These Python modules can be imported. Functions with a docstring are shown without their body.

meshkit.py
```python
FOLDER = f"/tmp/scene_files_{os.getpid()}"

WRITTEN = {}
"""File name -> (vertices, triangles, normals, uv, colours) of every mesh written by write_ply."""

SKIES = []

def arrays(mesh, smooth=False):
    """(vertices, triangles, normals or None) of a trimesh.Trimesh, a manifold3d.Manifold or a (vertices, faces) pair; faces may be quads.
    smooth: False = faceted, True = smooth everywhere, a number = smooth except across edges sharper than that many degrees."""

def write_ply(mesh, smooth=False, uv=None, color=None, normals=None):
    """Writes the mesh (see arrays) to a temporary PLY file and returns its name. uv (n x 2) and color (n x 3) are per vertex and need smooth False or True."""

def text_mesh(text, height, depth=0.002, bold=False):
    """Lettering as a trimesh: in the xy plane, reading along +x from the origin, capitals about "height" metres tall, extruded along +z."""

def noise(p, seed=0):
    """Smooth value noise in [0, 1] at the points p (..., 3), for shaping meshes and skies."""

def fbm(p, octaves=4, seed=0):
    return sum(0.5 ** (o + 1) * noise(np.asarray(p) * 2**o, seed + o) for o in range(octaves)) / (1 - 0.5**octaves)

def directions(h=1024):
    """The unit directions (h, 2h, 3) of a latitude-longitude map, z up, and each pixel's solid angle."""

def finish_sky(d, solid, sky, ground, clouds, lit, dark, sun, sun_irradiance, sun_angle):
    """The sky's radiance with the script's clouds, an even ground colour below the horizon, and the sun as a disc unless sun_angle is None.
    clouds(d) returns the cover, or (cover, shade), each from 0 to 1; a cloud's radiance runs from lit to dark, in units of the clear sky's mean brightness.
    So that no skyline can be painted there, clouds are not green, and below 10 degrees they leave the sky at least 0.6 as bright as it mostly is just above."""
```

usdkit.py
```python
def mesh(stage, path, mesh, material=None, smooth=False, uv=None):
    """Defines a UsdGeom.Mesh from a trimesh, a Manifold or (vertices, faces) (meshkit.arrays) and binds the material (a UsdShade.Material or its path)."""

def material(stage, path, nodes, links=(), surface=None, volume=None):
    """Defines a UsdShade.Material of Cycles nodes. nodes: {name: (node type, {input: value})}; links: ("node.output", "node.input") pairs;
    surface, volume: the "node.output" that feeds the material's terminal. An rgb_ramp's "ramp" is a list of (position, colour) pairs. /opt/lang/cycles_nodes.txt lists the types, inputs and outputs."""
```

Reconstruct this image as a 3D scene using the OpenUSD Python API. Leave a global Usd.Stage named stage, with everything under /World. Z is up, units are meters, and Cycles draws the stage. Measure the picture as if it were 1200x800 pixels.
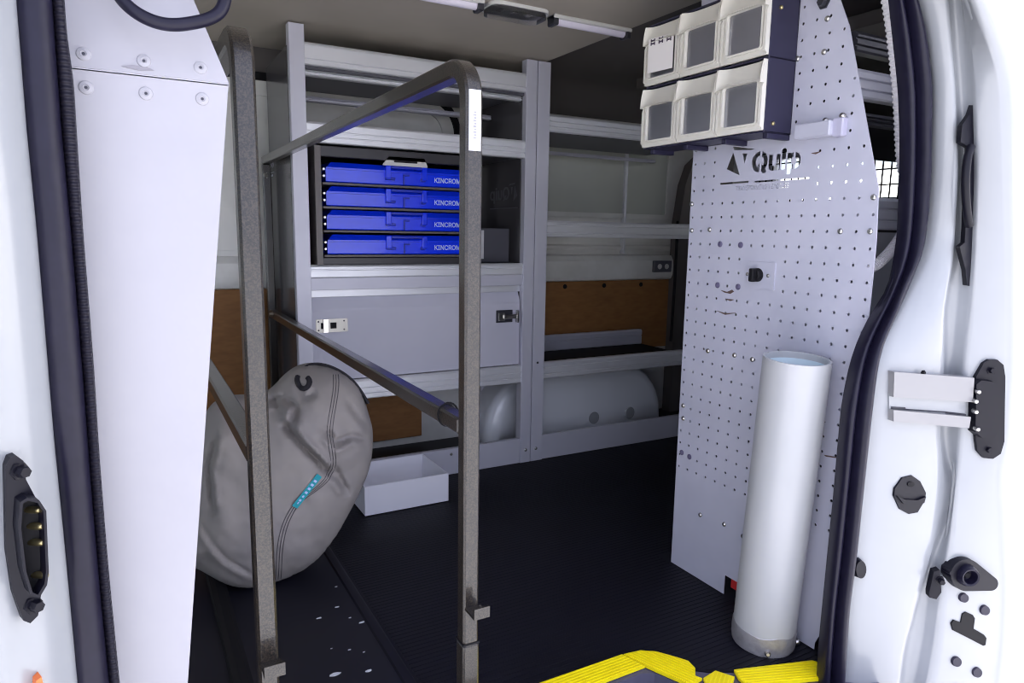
import math, random
import numpy as np, trimesh, usdkit, meshkit
from scipy.spatial import Delaunay
from shapely.geometry import Polygon, Point, LineString, box as rect
from shapely import affinity, union_all
from pxr import Usd, UsdGeom, UsdLux, UsdShade, Gf, Sdf

rng = random.Random(7)
stage = Usd.Stage.CreateInMemory()
UsdGeom.SetStageUpAxis(stage, "Z")
UsdGeom.SetStageMetersPerUnit(stage, 1.0)
UsdGeom.Xform.Define(stage, "/World")
UsdGeom.Scope.Define(stage, "/World/Looks")

# ------------------------------------------------------------------ camera
FPX = 810.0
yaw, pitch, roll = np.radians([29.07, 8.905, 0.91])
cF = np.array([np.sin(yaw) * np.cos(pitch), np.cos(yaw) * np.cos(pitch), -np.sin(pitch)])
cR = np.array([np.cos(yaw), -np.sin(yaw), 0.0])
cU = np.cross(cR, cF)
cR, cU = cR * np.cos(roll) + cU * np.sin(roll), -cR * np.sin(roll) + cU * np.cos(roll)
EYE = np.array([0.0, 0.0, 0.80])          # van floor is z = 0, x runs to the rear, y into the van
cam = UsdGeom.Camera.Define(stage, "/World/camera")
cam.AddTransformOp().Set(Gf.Matrix4d(*cR, 0, *cU, 0, *(-cF), 0, *EYE, 1))
cam.CreateHorizontalApertureAttr(36.0)
cam.CreateVerticalApertureAttr(24.0)
cam.CreateFocalLengthAttr(36.0 * FPX / 1200)
cam.CreateClippingRangeAttr((0.05, 500.0))
cam.CreateExposureAttr(0.9)

# ------------------------------------------------------------------ sky and sun
sky_strength = 1.15
usdkit.material(stage, "/World/Looks/sky", {
    "t": ("sky_texture", {"sky_type": "hosek_wilkie", "sun_direction": (-0.55, 0.13, 0.82), "turbidity": 2.6, "ground_albedo": 0.4}),
    "m": ("mix_color", {"fac": 0.35, "b": (2.15, 2.2, 2.75)}),
    "b": ("background_shader", {"strength": sky_strength})},
    [("t.color", "m.a"), ("m.result", "b.color")], surface="b.background")
dome = UsdLux.DomeLight.Define(stage, "/World/sky")
dome.CreateIntensityAttr(1.0)
UsdShade.MaterialBindingAPI.Apply(dome.GetPrim()).Bind(UsdShade.Material.Get(stage, "/World/Looks/sky"))
sun = UsdLux.DistantLight.Define(stage, "/World/sun")
sun.CreateIntensityAttr(1.9)
sun.CreateAngleAttr(0.6)
sun.CreateNormalizeAttr(True)
sun.CreateColorAttr(Gf.Vec3f(1.0, 0.96, 0.90))


def aim(prim, d):
    d = np.array(d, float) / np.linalg.norm(d)      # direction towards the sun = +z of the light
    x = np.cross([0, 0, 1], d); x /= np.linalg.norm(x)
    y = np.cross(d, x)
    UsdGeom.Xformable(prim).AddTransformOp().Set(Gf.Matrix4d(*x, 0, *y, 0, *d, 0, 0, 0, 0, 1))


aim(sun, (-0.55, 0.13, 0.82))


# ------------------------------------------------------------------ materials
def lin(r, g, b):
    c = np.array([r, g, b]) / 255.0
    return tuple(np.where(c <= 0.04045, c / 12.92, ((c + 0.055) / 1.055) ** 2.4))


MATS = {}


def pm(name, color, rough=0.5, metal=0.0, noise=None, bump=None, coat=0.0, spec=0.5, chips=None, rnoise=None, stretch=None, wave=None, extra=None):
    n = {"g": ("geometry", {}), "p": ("principled_bsdf", {"base_color": color, "roughness": rough, "metallic": metal, "coat_weight": coat, "coat_roughness": 0.08, "specular_ior_level": spec, **(extra or {})})}
    L, vec = [], "g.position"
    if stretch:
        n["mp"] = ("mapping", {"scale": stretch}); L.append(("g.position", "mp.vector")); vec = "mp.vector"
    last = None
    if noise:
        sc, c2, lo, hi = noise
        n["n1"] = ("noise_texture", {"scale": sc, "detail": 5.0, "roughness": 0.6})
        n["r1"] = ("rgb_ramp", {"ramp": [(lo, color), (hi, c2)]})
        L += [(vec, "n1.vector"), ("n1.fac", "r1.fac")]; last = "r1.color"
    if chips:
        sc, c2, lo, hi = chips
        n["n2"] = ("noise_texture", {"scale": sc, "detail": 6.0, "roughness": 0.7})
        n["r2"] = ("rgb_ramp", {"ramp": [(lo, (0, 0, 0)), (hi, (1, 1, 1))]})
        n["mx"] = ("mix_color", {"a": color, "b": c2})
        L += [("g.position", "n2.vector"), ("n2.fac", "r2.fac"), ("r2.color", "mx.fac")]
        if last: L.append((last, "mx.a"))
        last = "mx.result"
    if last: L.append((last, "p.base_color"))
    if rnoise:
        sc, lo, hi = rnoise
        n["n3"] = ("noise_texture", {"scale": sc, "detail": 4.0})
        n["mr"] = ("map_range", {"from_min": 0.3, "from_max": 0.7, "to_min": lo, "to_max": hi})
        L += [(vec, "n3.vector"), ("n3.fac", "mr.value"), ("mr.result", "p.roughness")]
    if bump:
        sc, st, di = bump
        n["n4"] = ("noise_texture", {"scale": sc, "detail": 3.0})
        n["bp"] = ("bump", {"strength": st, "distance": di})
        L += [(vec, "n4.vector"), ("n4.fac", "bp.height"), ("bp.normal", "p.normal")]
    if wave:
        sc, axis, st, di = wave
        n["w"] = ("wave_texture", {"scale": sc, "bands_direction": axis, "detail": 0.0})
        n["bp"] = ("bump", {"strength": st, "distance": di})
        L += [("g.position", "w.vector"), ("w.fac", "bp.height"), ("bp.normal", "p.normal")]
    MATS[name] = usdkit.material(stage, "/World/Looks/" + name, n, L, surface="p.BSDF")


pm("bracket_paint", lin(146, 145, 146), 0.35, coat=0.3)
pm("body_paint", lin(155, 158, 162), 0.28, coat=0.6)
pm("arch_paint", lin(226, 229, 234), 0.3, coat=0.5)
pm("tray_white", lin(228, 228, 236), 0.4)
pm("inner_paint", lin(228, 228, 224), 0.35, noise=(3, lin(198, 197, 190), 0.4, 0.7))
pm("sheet_white", lin(166, 165, 172), 0.42, noise=(5, lin(161, 160, 168), 0.4, 0.7), chips=(14, lin(170, 168, 178), 0.72, 0.8))
pm("peg_grey", lin(192, 192, 206), 0.45, noise=(6, lin(184, 185, 199), 0.35, 0.7), chips=(30, lin(140, 138, 148), 0.73, 0.82))
pm("rubber", lin(20, 18, 36), 0.4, noise=(60, lin(25, 23, 42), 0.4, 0.7), spec=0.3)
pm("rubber_rib", lin(28, 26, 38), 0.5, spec=0.3, wave=(60, "z", 0.9, 0.002))
pm("black_plastic", lin(13, 12, 24), 0.45, spec=0.28)
pm("matte_black", lin(11, 10, 16), 0.7, spec=0.3)
pm("plug_dark", lin(34, 31, 50), 0.6)
pm("latch_steel", lin(168, 166, 160), 0.38, metal=0.8)
pm("hammertone", lin(14, 12, 15), 0.3, noise=(520, lin(56, 49, 40), 0.42, 0.62), bump=(480, 0.5, 0.0010), chips=(70, lin(200, 195, 185), 0.76, 0.78), coat=0.5)
pm("alu", lin(224, 225, 229), 0.4, metal=0.45, rnoise=(20, 0.37, 0.43))
pm("alu_post", lin(200, 200, 211), 0.45, metal=0.2, noise=(8, lin(196, 196, 208), 0.4, 0.7))
pm("chrome", lin(196, 194, 190), 0.25, metal=1.0)
pm("brass", lin(205, 190, 140), 0.3, metal=1.0)
pm("panel_grey", lin(196, 196, 209), 0.5, noise=(4, lin(191, 191, 205), 0.4, 0.7))
pm("panel_dark", lin(80, 80, 88), 0.38)
pm("tint_panel", lin(74, 73, 76), 0.16)
pm("ceiling_lining", lin(180, 172, 160), 0.75, noise=(2.5, lin(172, 164, 152), 0.4, 0.7))
pm("roof_dark", lin(96, 91, 89), 0.8)
pm("blue_case", lin(10, 56, 248), 0.22, noise=(9, lin(8, 50, 235), 0.4, 0.7), coat=0.5)
pm("blue_dark", lin(12, 40, 180), 0.3)
pm("print_white", lin(190, 205, 245), 0.5)
pm("cabinet_black", lin(46, 44, 48), 0.36)
pm("runner", lin(96, 90, 88), 0.4)
pm("handle_grey", lin(205, 205, 202), 0.45)
pm("fibreboard", lin(150, 104, 58), 0.7, noise=(18, lin(132, 90, 48), 0.35, 0.7), stretch=(1, 1, 3))
pm("bag_canvas", lin(152, 146, 142), 0.75, bump=(500, 0.25, 0.001), noise=(7, lin(144, 139, 138), 0.4, 0.7))
pm("bag_seam", lin(92, 88, 90), 0.8)
pm("webbing", lin(28, 26, 34), 0.8, bump=(600, 0.3, 0.001))
pm("teal", lin(20, 158, 172), 0.6)
pm("pvc", lin(184, 185, 187), 0.32, chips=(26, lin(190, 186, 180), 0.74, 0.8), noise=(6, lin(180, 182, 184), 0.4, 0.7), extra={"subsurface_weight": 0.0})
pm("pvc_inside", lin(214, 232, 240), 0.4)
pm("duct_tape", lin(176, 174, 178), 0.35, metal=0.5, bump=(60, 0.5, 0.003), noise=(40, lin(150, 148, 152), 0.4, 0.7))
pm("yellow", lin(255, 236, 0), 0.55, noise=(30, lin(246, 222, 0), 0.4, 0.75), chips=(45, lin(120, 105, 30), 0.72, 0.78))
pm("floor_rubber", lin(9, 8, 20), 0.5, noise=(7, lin(12, 11, 24), 0.4, 0.7), spec=0.35)
pm("floor_plate", lin(12, 12, 26), 0.5, noise=(5, lin(16, 16, 31), 0.4, 0.7), chips=(9, lin(54, 54, 66), 0.72, 0.8))
pm("step_grey", lin(92, 90, 110), 0.6, noise=(9, lin(82, 80, 100), 0.4, 0.7))
pm("chip_white", lin(215, 218, 225), 0.7)
pm("bin_plastic", lin(222, 219, 209), 0.4)
pm("bin_inner", lin(240, 240, 242), 0.45)
pm("bin_shell", lin(40, 38, 62), 0.45, chips=(40, lin(90, 88, 100), 0.74, 0.8))
pm("paper", lin(232, 228, 226), 0.8)
pm("ink", lin(70, 60, 78), 0.8)
pm("label_white", lin(205, 205, 208), 0.6)
pm("label_ink", lin(150, 150, 158), 0.7)
pm("lamp_tube", lin(225, 220, 235), 0.35)
pm("orange", lin(230, 120, 60), 0.5)
pm("red", lin(190, 40, 40), 0.5)
pm("rubber_plug", lin(96, 90, 118), 0.6)
pm("purple_tape", lin(182, 180, 200), 0.5)
pm("scuff_brown", lin(96, 76, 70), 0.8)
pm("scuff_grey", lin(140, 138, 146), 0.8)
pm("conduit", lin(240, 237, 240), 0.5)
pm("steel_dark", lin(66, 66, 74), 0.4, metal=0.5)
pm("ground_concrete", lin(196, 196, 198), 0.9, noise=(1.5, lin(182, 181, 182), 0.35, 0.7))
pm("outside_wall", lin(236, 234, 228), 0.8)
pm("outside_band", lin(150, 158, 168), 0.8)
pm("foliage", lin(90, 110, 70), 0.8, noise=(3, lin(60, 80, 50), 0.4, 0.6))
MATS["window_glass"] = usdkit.material(stage, "/World/Looks/window_glass", {
    "f": ("fresnel", {"IOR": 1.5}), "t": ("transparent_bsdf", {"color": (0.9, 0.93, 0.92)}),
    "g": ("glossy_bsdf", {"roughness": 0.02, "color": (1, 1, 1)}), "m": ("mix_closure", {})},
    [("f.fac", "m.fac"), ("t.BSDF", "m.closure1"), ("g.BSDF", "m.closure2")], surface="m.closure")
MATS["clear_plastic"] = usdkit.material(stage, "/World/Looks/clear_plastic", {
    "f": ("fresnel", {"IOR": 1.5}), "t": ("transparent_bsdf", {"color": (0.98, 0.98, 0.98)}),
    "g": ("glossy_bsdf", {"roughness": 0.25, "color": (0.9, 0.9, 0.95)}), "m": ("mix_closure", {})},
    [("f.fac", "m.fac"), ("t.BSDF", "m.closure1"), ("g.BSDF", "m.closure2")], surface="m.closure")


# ------------------------------------------------------------------ scene helpers
COUNT = {}


def unique(parent, name):
    k = COUNT.get((parent, name), 0)
    COUNT[(parent, name)] = k + 1
    return f"{parent}/{name}" if k == 0 else f"{parent}/{name}_{k:03d}"


def custom(prim, **kw):
    for k, v in kw.items():
        if v: prim.SetCustomDataByKey(k, v)


class Thing:
    def __init__(s, name, label=None, cat=None, base=(0, 0, 0), group=None, kind=None):
        s.path = unique("/World", name)
        s.base = np.array(base, float)
        x = UsdGeom.Xform.Define(stage, s.path)
        s.op = x.AddTranslateOp(); s.op.Set(Gf.Vec3d(*s.base))
        s.prim = x.GetPrim()
        custom(s.prim, label=label, category=cat, group=group, kind=kind)

    def part(s, name, mesh, m, smooth=30, parent=None, label=None, kind=None):
        path = unique(parent or s.path, name)
        v, f = np.array(mesh.vertices) - s.base, np.array(mesh.faces)
        usdkit.mesh(stage, path, (v, f), MATS[m], smooth=smooth)
        custom(stage.GetPrimAtPath(path), label=label, kind=kind)
        return path


def solo(name, mesh, m, label=None, cat=None, group=None, kind=None, smooth=30):
    path = unique("/World", name)
    b = (mesh.bounds[0] + mesh.bounds[1]) / 2; b[2] = mesh.bounds[0][2]
    g = usdkit.mesh(stage, path, (np.array(mesh.vertices) - b, np.array(mesh.faces)), MATS[m], smooth=smooth)
    g.AddTranslateOp().Set(Gf.Vec3d(*b))
    custom(g.GetPrim(), label=label, category=cat, group=group, kind=kind)
    return path


def copy_of(t, name, offset, label):
    path = unique("/World", name)
    x = UsdGeom.Xform.Define(stage, path)
    p = x.GetPrim()
    p.GetReferences().AddInternalReference(t.path)
    x.GetPrim().GetAttribute("xformOp:translate").Set(Gf.Vec3d(*(t.base + np.array(offset))))
    p.SetCustomDataByKey("label", label)
    p.SetInstanceable(True)


# ------------------------------------------------------------------ mesh helpers
def cat(*ms):
    ms = [m for x in ms for m in (x if isinstance(x, (list, tuple)) else [x])]
    return trimesh.util.concatenate(ms)


def hull(pts):
    return trimesh.Trimesh(np.asarray(pts, float)).convex_hull


def obox(c, h, axes=np.eye(3), b=0.002):
    c, h, axes = np.array(c, float), np.array(h, float), np.array(axes, float)
    b = min(b, 0.45 * h.min())
    pts = []
    for sx in (-1, 1):
        for sy in (-1, 1):
            for sz in (-1, 1):
                s = np.array([sx, sy, sz])
                for k in range(3):
                    q = h - b; q[k] = h[k]
                    pts.append(c + (s * q) @ axes)
    return hull(pts)


def cbox(x0, x1, y0, y1, z0, z1, b=0.002):
    return obox(((x0 + x1) / 2, (y0 + y1) / 2, (z0 + z1) / 2), (abs(x1 - x0) / 2, abs(y1 - y0) / 2, abs(z1 - z0) / 2), b=b)


def extr(poly, d, o=(0, 0, 0), u=(1, 0, 0), v=(0, 1, 0)):
    """Polygon in the plane of u and v, thick d along u x v."""
    u, v = np.array(u, float), np.array(v, float)
    n = np.cross(u, v)
    gs = [g for g in getattr(poly, "geoms", [poly]) if g.geom_type == "Polygon" and g.area > 1e-9]
    out = []
    for g in gs:
        m = trimesh.creation.extrude_polygon(g, d, engine="earcut")
        p = np.array(m.vertices)
        out.append(trimesh.Trimesh(np.array(o) + p[:, :1] * u + p[:, 1:2] * v + p[:, 2:] * n, m.faces, process=False))
    return trimesh.util.concatenate(out)


def sweep(profile, path, hint=(0, 0, 1), closed=False, scale=None):
    """Profile (n x 2) carried along the path without twisting; mitred at the corners."""
    P, pr = np.array(path, float), np.array(profile, float)
    n, k = len(P), len(pr)
    seg = np.diff(P, axis=0); seg /= np.linalg.norm(seg, axis=1, keepdims=True)
    T = np.array([seg[0]] + [(a + b) / max(np.linalg.norm(a + b), 1e-9) for a, b in zip(seg[:-1], seg[1:])] + [seg[-1]])
    a = np.cross(T[0], hint)
    if np.linalg.norm(a) < 1e-3: a = np.cross(T[0], (1, 0, 0))
    a /= np.linalg.norm(a)
    V = []
    for i in range(n):
        a = a - T[i] * (a @ T[i]); a /= np.linalg.norm(a)
        b = np.cross(T[i], a)
        m = 1.0
        if 0 < i < n - 1:
            m = 1 / max(T[i] @ seg[i], 0.5)
            side = seg[i] - seg[i - 1]
        s = 1.0 if scale is None else scale[i]
        for q in pr:
            off = (a * q[0] - b * q[1]) * s
            if m > 1.0005:
                d = side / np.linalg.norm(side); d = d - T[i] * (d @ T[i]); d /= np.linalg.norm(d)
                off = off + d * (off @ d) * (m - 1)
            V.append(P[i] + off)
    F = []
    for i in range(n - 1):
        for j in range(k):
            p, q = i * k + j, i * k + (j + 1) % k
            F += [[p, q, q + k], [p, q + k, p + k]]
    c0, c1 = len(V), len(V) + 1
    V += [P[0] + 0 * a, P[-1]]
    V[c0] = np.mean(V[:k], axis=0); V[c1] = np.mean(V[(n - 1) * k:n * k], axis=0)
    for j in range(k):
        F += [[c0, (j + 1) % k, j], [c1, (n - 1) * k + j, (n - 1) * k + (j + 1) % k]]
    m = trimesh.Trimesh(np.array(V), np.array(F), process=False)
    m.fix_normals()
    return m


def circle(r, n=12):
    t = np.arange(n) * 2 * np.pi / n
    return np.stack([r * np.cos(t), r * np.sin(t)], 1)


def sq(w, h, b=0.003):
    return np.array([(-w + b, -h), (w - b, -h), (w, -h + b), (w, h - b), (w - b, h), (-w + b, h), (-w, h - b), (-w, -h + b)])


def tube(path, r, n=12, hint=(0, 0, 1)):
    return sweep(circle(r, n), path, hint)


def smoothpath(pts, n=40):
    from scipy.interpolate import CubicSpline
    P = np.array(pts, float)
    t = np.r_[0, np.cumsum(np.linalg.norm(np.diff(P, axis=0), axis=1))]
    return CubicSpline(t, P)(np.linspace(0, t[-1], n))


def lathe(prof, o, axis=(0, 0, 1), n=24):
    """prof: (radius, height) pairs about the axis from o."""
    d = np.array(axis, float); d /= np.linalg.norm(d)
    a = np.cross(d, (0, 0, 1) if abs(d[2]) < 0.9 else (1, 0, 0)); a /= np.linalg.norm(a)
    b = np.cross(d, a)
    t = np.arange(n) * 2 * np.pi / n
    V = [np.array(o) + d * h + r * (np.cos(q) * a + np.sin(q) * b) for r, h in prof for q in t]
    k, F = len(prof), []
    for i in range(k - 1):
        for j in range(n):
            p, q = i * n + j, i * n + (j + 1) % n
            F += [[p, q, q + n], [p, q + n, p + n]]
    m = trimesh.Trimesh(np.array(V), np.array(F), process=True)
    m.update_faces(m.nondegenerate_faces())
    m.fix_normals()
    return m


def loft(cols, off):
    """Sheet through columns of points (all the same length), made solid by the offset vector(s)."""
    A = np.array(cols, float)
    B = A + np.asarray(off, float)
    c, r = A.shape[:2]
    V = np.vstack([A.reshape(-1, 3), B.reshape(-1, 3)])
    N, F = c * r, []
    for i in range(c - 1):
        for j in range(r - 1):
            p = [i * r + j, i * r + j + 1, (i + 1) * r + j + 1, (i + 1) * r + j]
            F += [[p[0], p[1], p[2]], [p[0], p[2], p[3]], [p[2] + N, p[1] + N, p[0] + N], [p[3] + N, p[2] + N, p[0] + N]]
    edge = [i * r for i in range(c)] + [(c - 1) * r + j for j in range(1, r)] + [i * r + r - 1 for i in range(c - 2, -1, -1)] + [j for j in range(r - 2, 0, -1)]
    for a, b in zip(edge, edge[1:] + edge[:1]):
        F += [[a, b, b + N], [a, b + N, a + N]]
    m = trimesh.Trimesh(V, np.array(F), process=False)
    m.fix_normals()
    return m


def text_poly(t, h, bold=False):
    m = meshkit.text_mesh(t, h, 0.001, bold)
    v, f = np.array(m.vertices), np.array(m.faces)
    n = np.cross(v[f[:, 1]] - v[f[:, 0]], v[f[:, 2]] - v[f[:, 0]])
    return union_all([Polygon(v[q][:, :2]) for q, k in zip(f, n) if k[2] > 1e-12]).buffer(0)


def fit_text(t, w, h, bold=False):
    """Lettering polygon scaled to w x h, lower left corner at the origin."""
    g = text_poly(t, h, bold)
    x0, y0, x1, y1 = g.bounds
    return affinity.scale(affinity.translate(g, -x0, -y0), w / (x1 - x0), h / (y1 - y0), origin=(0, 0))


def at(px, py, **k):
    """The point of a plane (x=, y= or z=) that a pixel of the photograph sees."""
    d = cF + cR * (px - 600) / FPX - cU * (py - 400) / FPX
    (ax, v), = k.items()
    i = "xyz".index(ax)
    return EYE + d * (v - EYE[i]) / d[i]


def screw(o, axis, r=0.006, h=0.004):
    return lathe([(0, h), (r * 0.55, h), (r * 0.9, h * 0.6), (r, 0), (r, -0.001), (0, -0.001)], o, axis, 12)


def bolt(o, axis, r=0.006, h=0.006):
    return lathe([(0, h), (r * 0.8, h), (r * 0.92, h * 0.85), (r * 0.92, h * 0.25), (r * 1.35, h * 0.25), (r * 1.35, 0), (0, 0)], o, axis, 6)


# ================================================================== THE VAN BODY
def st(name, mesh, m, smooth=30):
    solo(name, mesh, m, kind="structure", smooth=smooth)


ZC = 1.36
# far side wall: sheet with an inset window bay, ledge and lower board
wr = Thing("wall_right", base=(1.2, 2.42, 0), kind="structure")
wr.part("wall_panel", extr(rect(-2.0, -0.05, 2.74, 1.45).difference(rect(-1.55, 0.50, -0.75, 1.12).buffer(0.06)), 0.06, o=(0, 2.48, 0), u=(1, 0, 0), v=(0, 0, 1)), "inner_paint")
wr.part("ledge", extr(Polygon([(2.42, 0.60), (2.385, 0.61), (2.375, 0.63), (2.375, 0.69), (2.39, 0.712), (2.42, 0.715)]), 3.2, o=(-0.6, 0, 0), u=(0, 1, 0), v=(0, 0, 1)), "inner_paint")
for x0, x1 in ((-0.55, 0.40), (0.47, 0.945), (1.30, 2.24)):
    p = wr.part("lining_board", cbox(x0, x1, 2.398, 2.42, 0.03 if x1 < 1.1 else 0.30, 0.605), "fibreboard")
    for fx in np.arange(x0 + 0.08, x1, 0.2):
        wr.part("clip", screw((fx, 2.398, 0.585), (0, -1, 0), 0.010, 0.004), "matte_black", parent=p)
# pressed ribs in the sheet above the ledge
for zz in (0.80, 0.745):
    wr.part("pressed_rib", sweep(circle(0.012, 10), [(-0.55, 2.42, zz), (2.4, 2.42, zz)], hint=(0, 1, 0)), "inner_paint")
wr.part("outlet", cbox(2.02, 2.12, 2.36, 2.376, 0.64, 0.69), "panel_dark")
for k in range(2):
    wr.part("outlet_socket", lathe([(0, 0.003), (0.010, 0.003), (0.012, 0)], (2.05 + 0.04 * k, 2.36, 0.665), (0, -1, 0)), "handle_grey")

# sliding door window frame on the far side: pressed frame with rounded corner and a black seal
w1 = Thing("window_1", base=(0.7, 2.41, 1.1), kind="structure")
fr = rect(0.0, 0.80, 0.96, 1.15).buffer(0.115)
w1.part("window_frame", extr(fr.difference(fr.buffer(-0.045)), 0.024, o=(0, 2.42, 0), u=(1, 0, 0), v=(0, 0, 1)), "inner_paint")
w1.part("seal", extr(fr.buffer(0.024).difference(fr), 0.034, o=(0, 2.42, 0), u=(1, 0, 0), v=(0, 0, 1)), "matte_black")
w1.part("pane", extr(fr.buffer(-0.044), 0.016, o=(0, 2.42, 0), u=(1, 0, 0), v=(0, 0, 1)), "inner_paint")
# rear far-side window bay behind the right-hand shelves
pm("window_film", lin(196, 198, 188), 0.22, noise=(2, lin(184, 188, 181), 0.35, 0.7))
w2 = Thing("window_2", base=(1.8, 2.41, 0.86), kind="structure")
fr = rect(1.36, 0.90, 2.10, 1.14).buffer(0.03)
w2.part("window_frame", extr(fr.difference(fr.buffer(-0.02)), 0.016, o=(0, 2.42, 0), u=(1, 0, 0), v=(0, 0, 1)), "inner_paint")
w2.part("pane", extr(fr.buffer(-0.02), 0.008, o=(0, 2.42, 0), u=(1, 0, 0), v=(0, 0, 1)), "window_film")
w2.part("mullion", cbox(1.872, 1.884, 2.396, 2.42, 0.72, 1.15), "alu")

# rear corner trim, dark, with a rounded shoulder
prof = Polygon([(2.14, -0.02), (2.14, 0.84), (2.165, 1.02), (2.20, 1.11), (2.26, 1.16), (2.45, 1.18), (2.45, -0.02)])
st("trim_1", extr(prof, 0.05, o=(0, 2.40, 0), u=(1, 0, 0), v=(0, 0, 1)), "roof_dark")

# roof: light lining over the front, bare dark roof behind that curves down to the wall
st("ceiling", cbox(-1.98, 1.252, 0.80, 2.44, ZC, ZC + 0.02), "ceiling_lining")
arc = [(2.28 + 0.14 * math.sin(a), 1.27 + 0.12 * math.cos(a)) for a in np.linspace(0, math.pi / 2, 12)]
outer = [(0.66, 1.385), (0.80, 1.395)] + arc
poly = Polygon(outer + [(2.50, 1.27), (2.50, 1.50), (0.66, 1.50)])
roof = Thing("ceiling_rear", base=(1.2, 1.6, 1.385), kind="structure")
roof.part("roof_skin", extr(poly, 4.71, o=(-1.99, 0, 0), u=(0, 1, 0), v=(0, 0, 1)), "roof_dark")
for xx in (1.75, 2.3):
    roof.part("roof_bow", cbox(xx, xx + 0.06, 0.82, 2.2, 1.355, 1.392), "roof_dark")
# the cab in front: windscreen and side windows let daylight in from the left
st("wall_front", extr(rect(-2.46, -0.6, -0.60, 1.45).difference(rect(-2.30, 0.42, -0.76, 1.22).buffer(0.05)), 0.05, o=(-1.95, 0, 0), u=(0, -1, 0), v=(0, 0, 1)), "inner_paint")
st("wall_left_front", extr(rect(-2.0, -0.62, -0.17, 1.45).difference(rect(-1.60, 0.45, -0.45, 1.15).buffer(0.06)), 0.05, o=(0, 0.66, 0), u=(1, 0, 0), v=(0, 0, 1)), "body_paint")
for wn, mesh_ in (("window_4", cbox(-1.982, -1.976, 0.70, 2.36, 0.36, 1.28, 0.001)), ("window_5", cbox(-1.67, -0.38, 0.632, 0.638, 0.38, 1.22, 0.001)), ("window_6", cbox(-1.62, -0.68, 2.45, 2.456, 0.43, 1.19, 0.001))):
    st(wn, mesh_, "window_glass")
st("door_header", cat(cbox(-1.99, 2.72, 0.62, 0.80, 1.30, 1.50, 0.02)), "body_paint")

# rear doors with window openings and wire grilles
rear = Thing("wall_rear", base=(2.68, 1.5, 0), kind="structure")
hole = union_all([rect(-2.295, 0.98, -1.56, 1.14).buffer(0.015), rect(-1.49, 0.98, -0.74, 1.14).buffer(0.015)])
rear.part("door_panel", extr(rect(-2.46, -0.05, -0.62, 1.45).difference(hole), 0.05, o=(2.71, 0, 0), u=(0, -1, 0), v=(0, 0, 1)), "panel_grey")
w3 = Thing("window_3", base=(2.69, 1.5, 0.96), kind="structure")
w3.part("pane", cbox(2.688, 2.694, 0.70, 2.33, 0.955, 1.17, 0.001), "window_glass")
gr = Thing("window_grille", "black wire security grille across the rear door windows", "grille", (2.63, 1.5, 0.96))
bars = [cbox(2.632, 2.637, y, y + 0.005, 0.94, 1.19, 0.001) for y in np.arange(0.70, 2.38, 0.036)]
gr.part("upright_wire", cat(bars), "matte_black", kind="stuff")
gr.part("cross_wire", cat([cbox(2.637, 2.642, 0.69, 2.38, z, z + 0.005, 0.001) for z in (0.95, 1.01, 1.07, 1.13, 1.18)]), "matte_black", kind="stuff")

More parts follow.
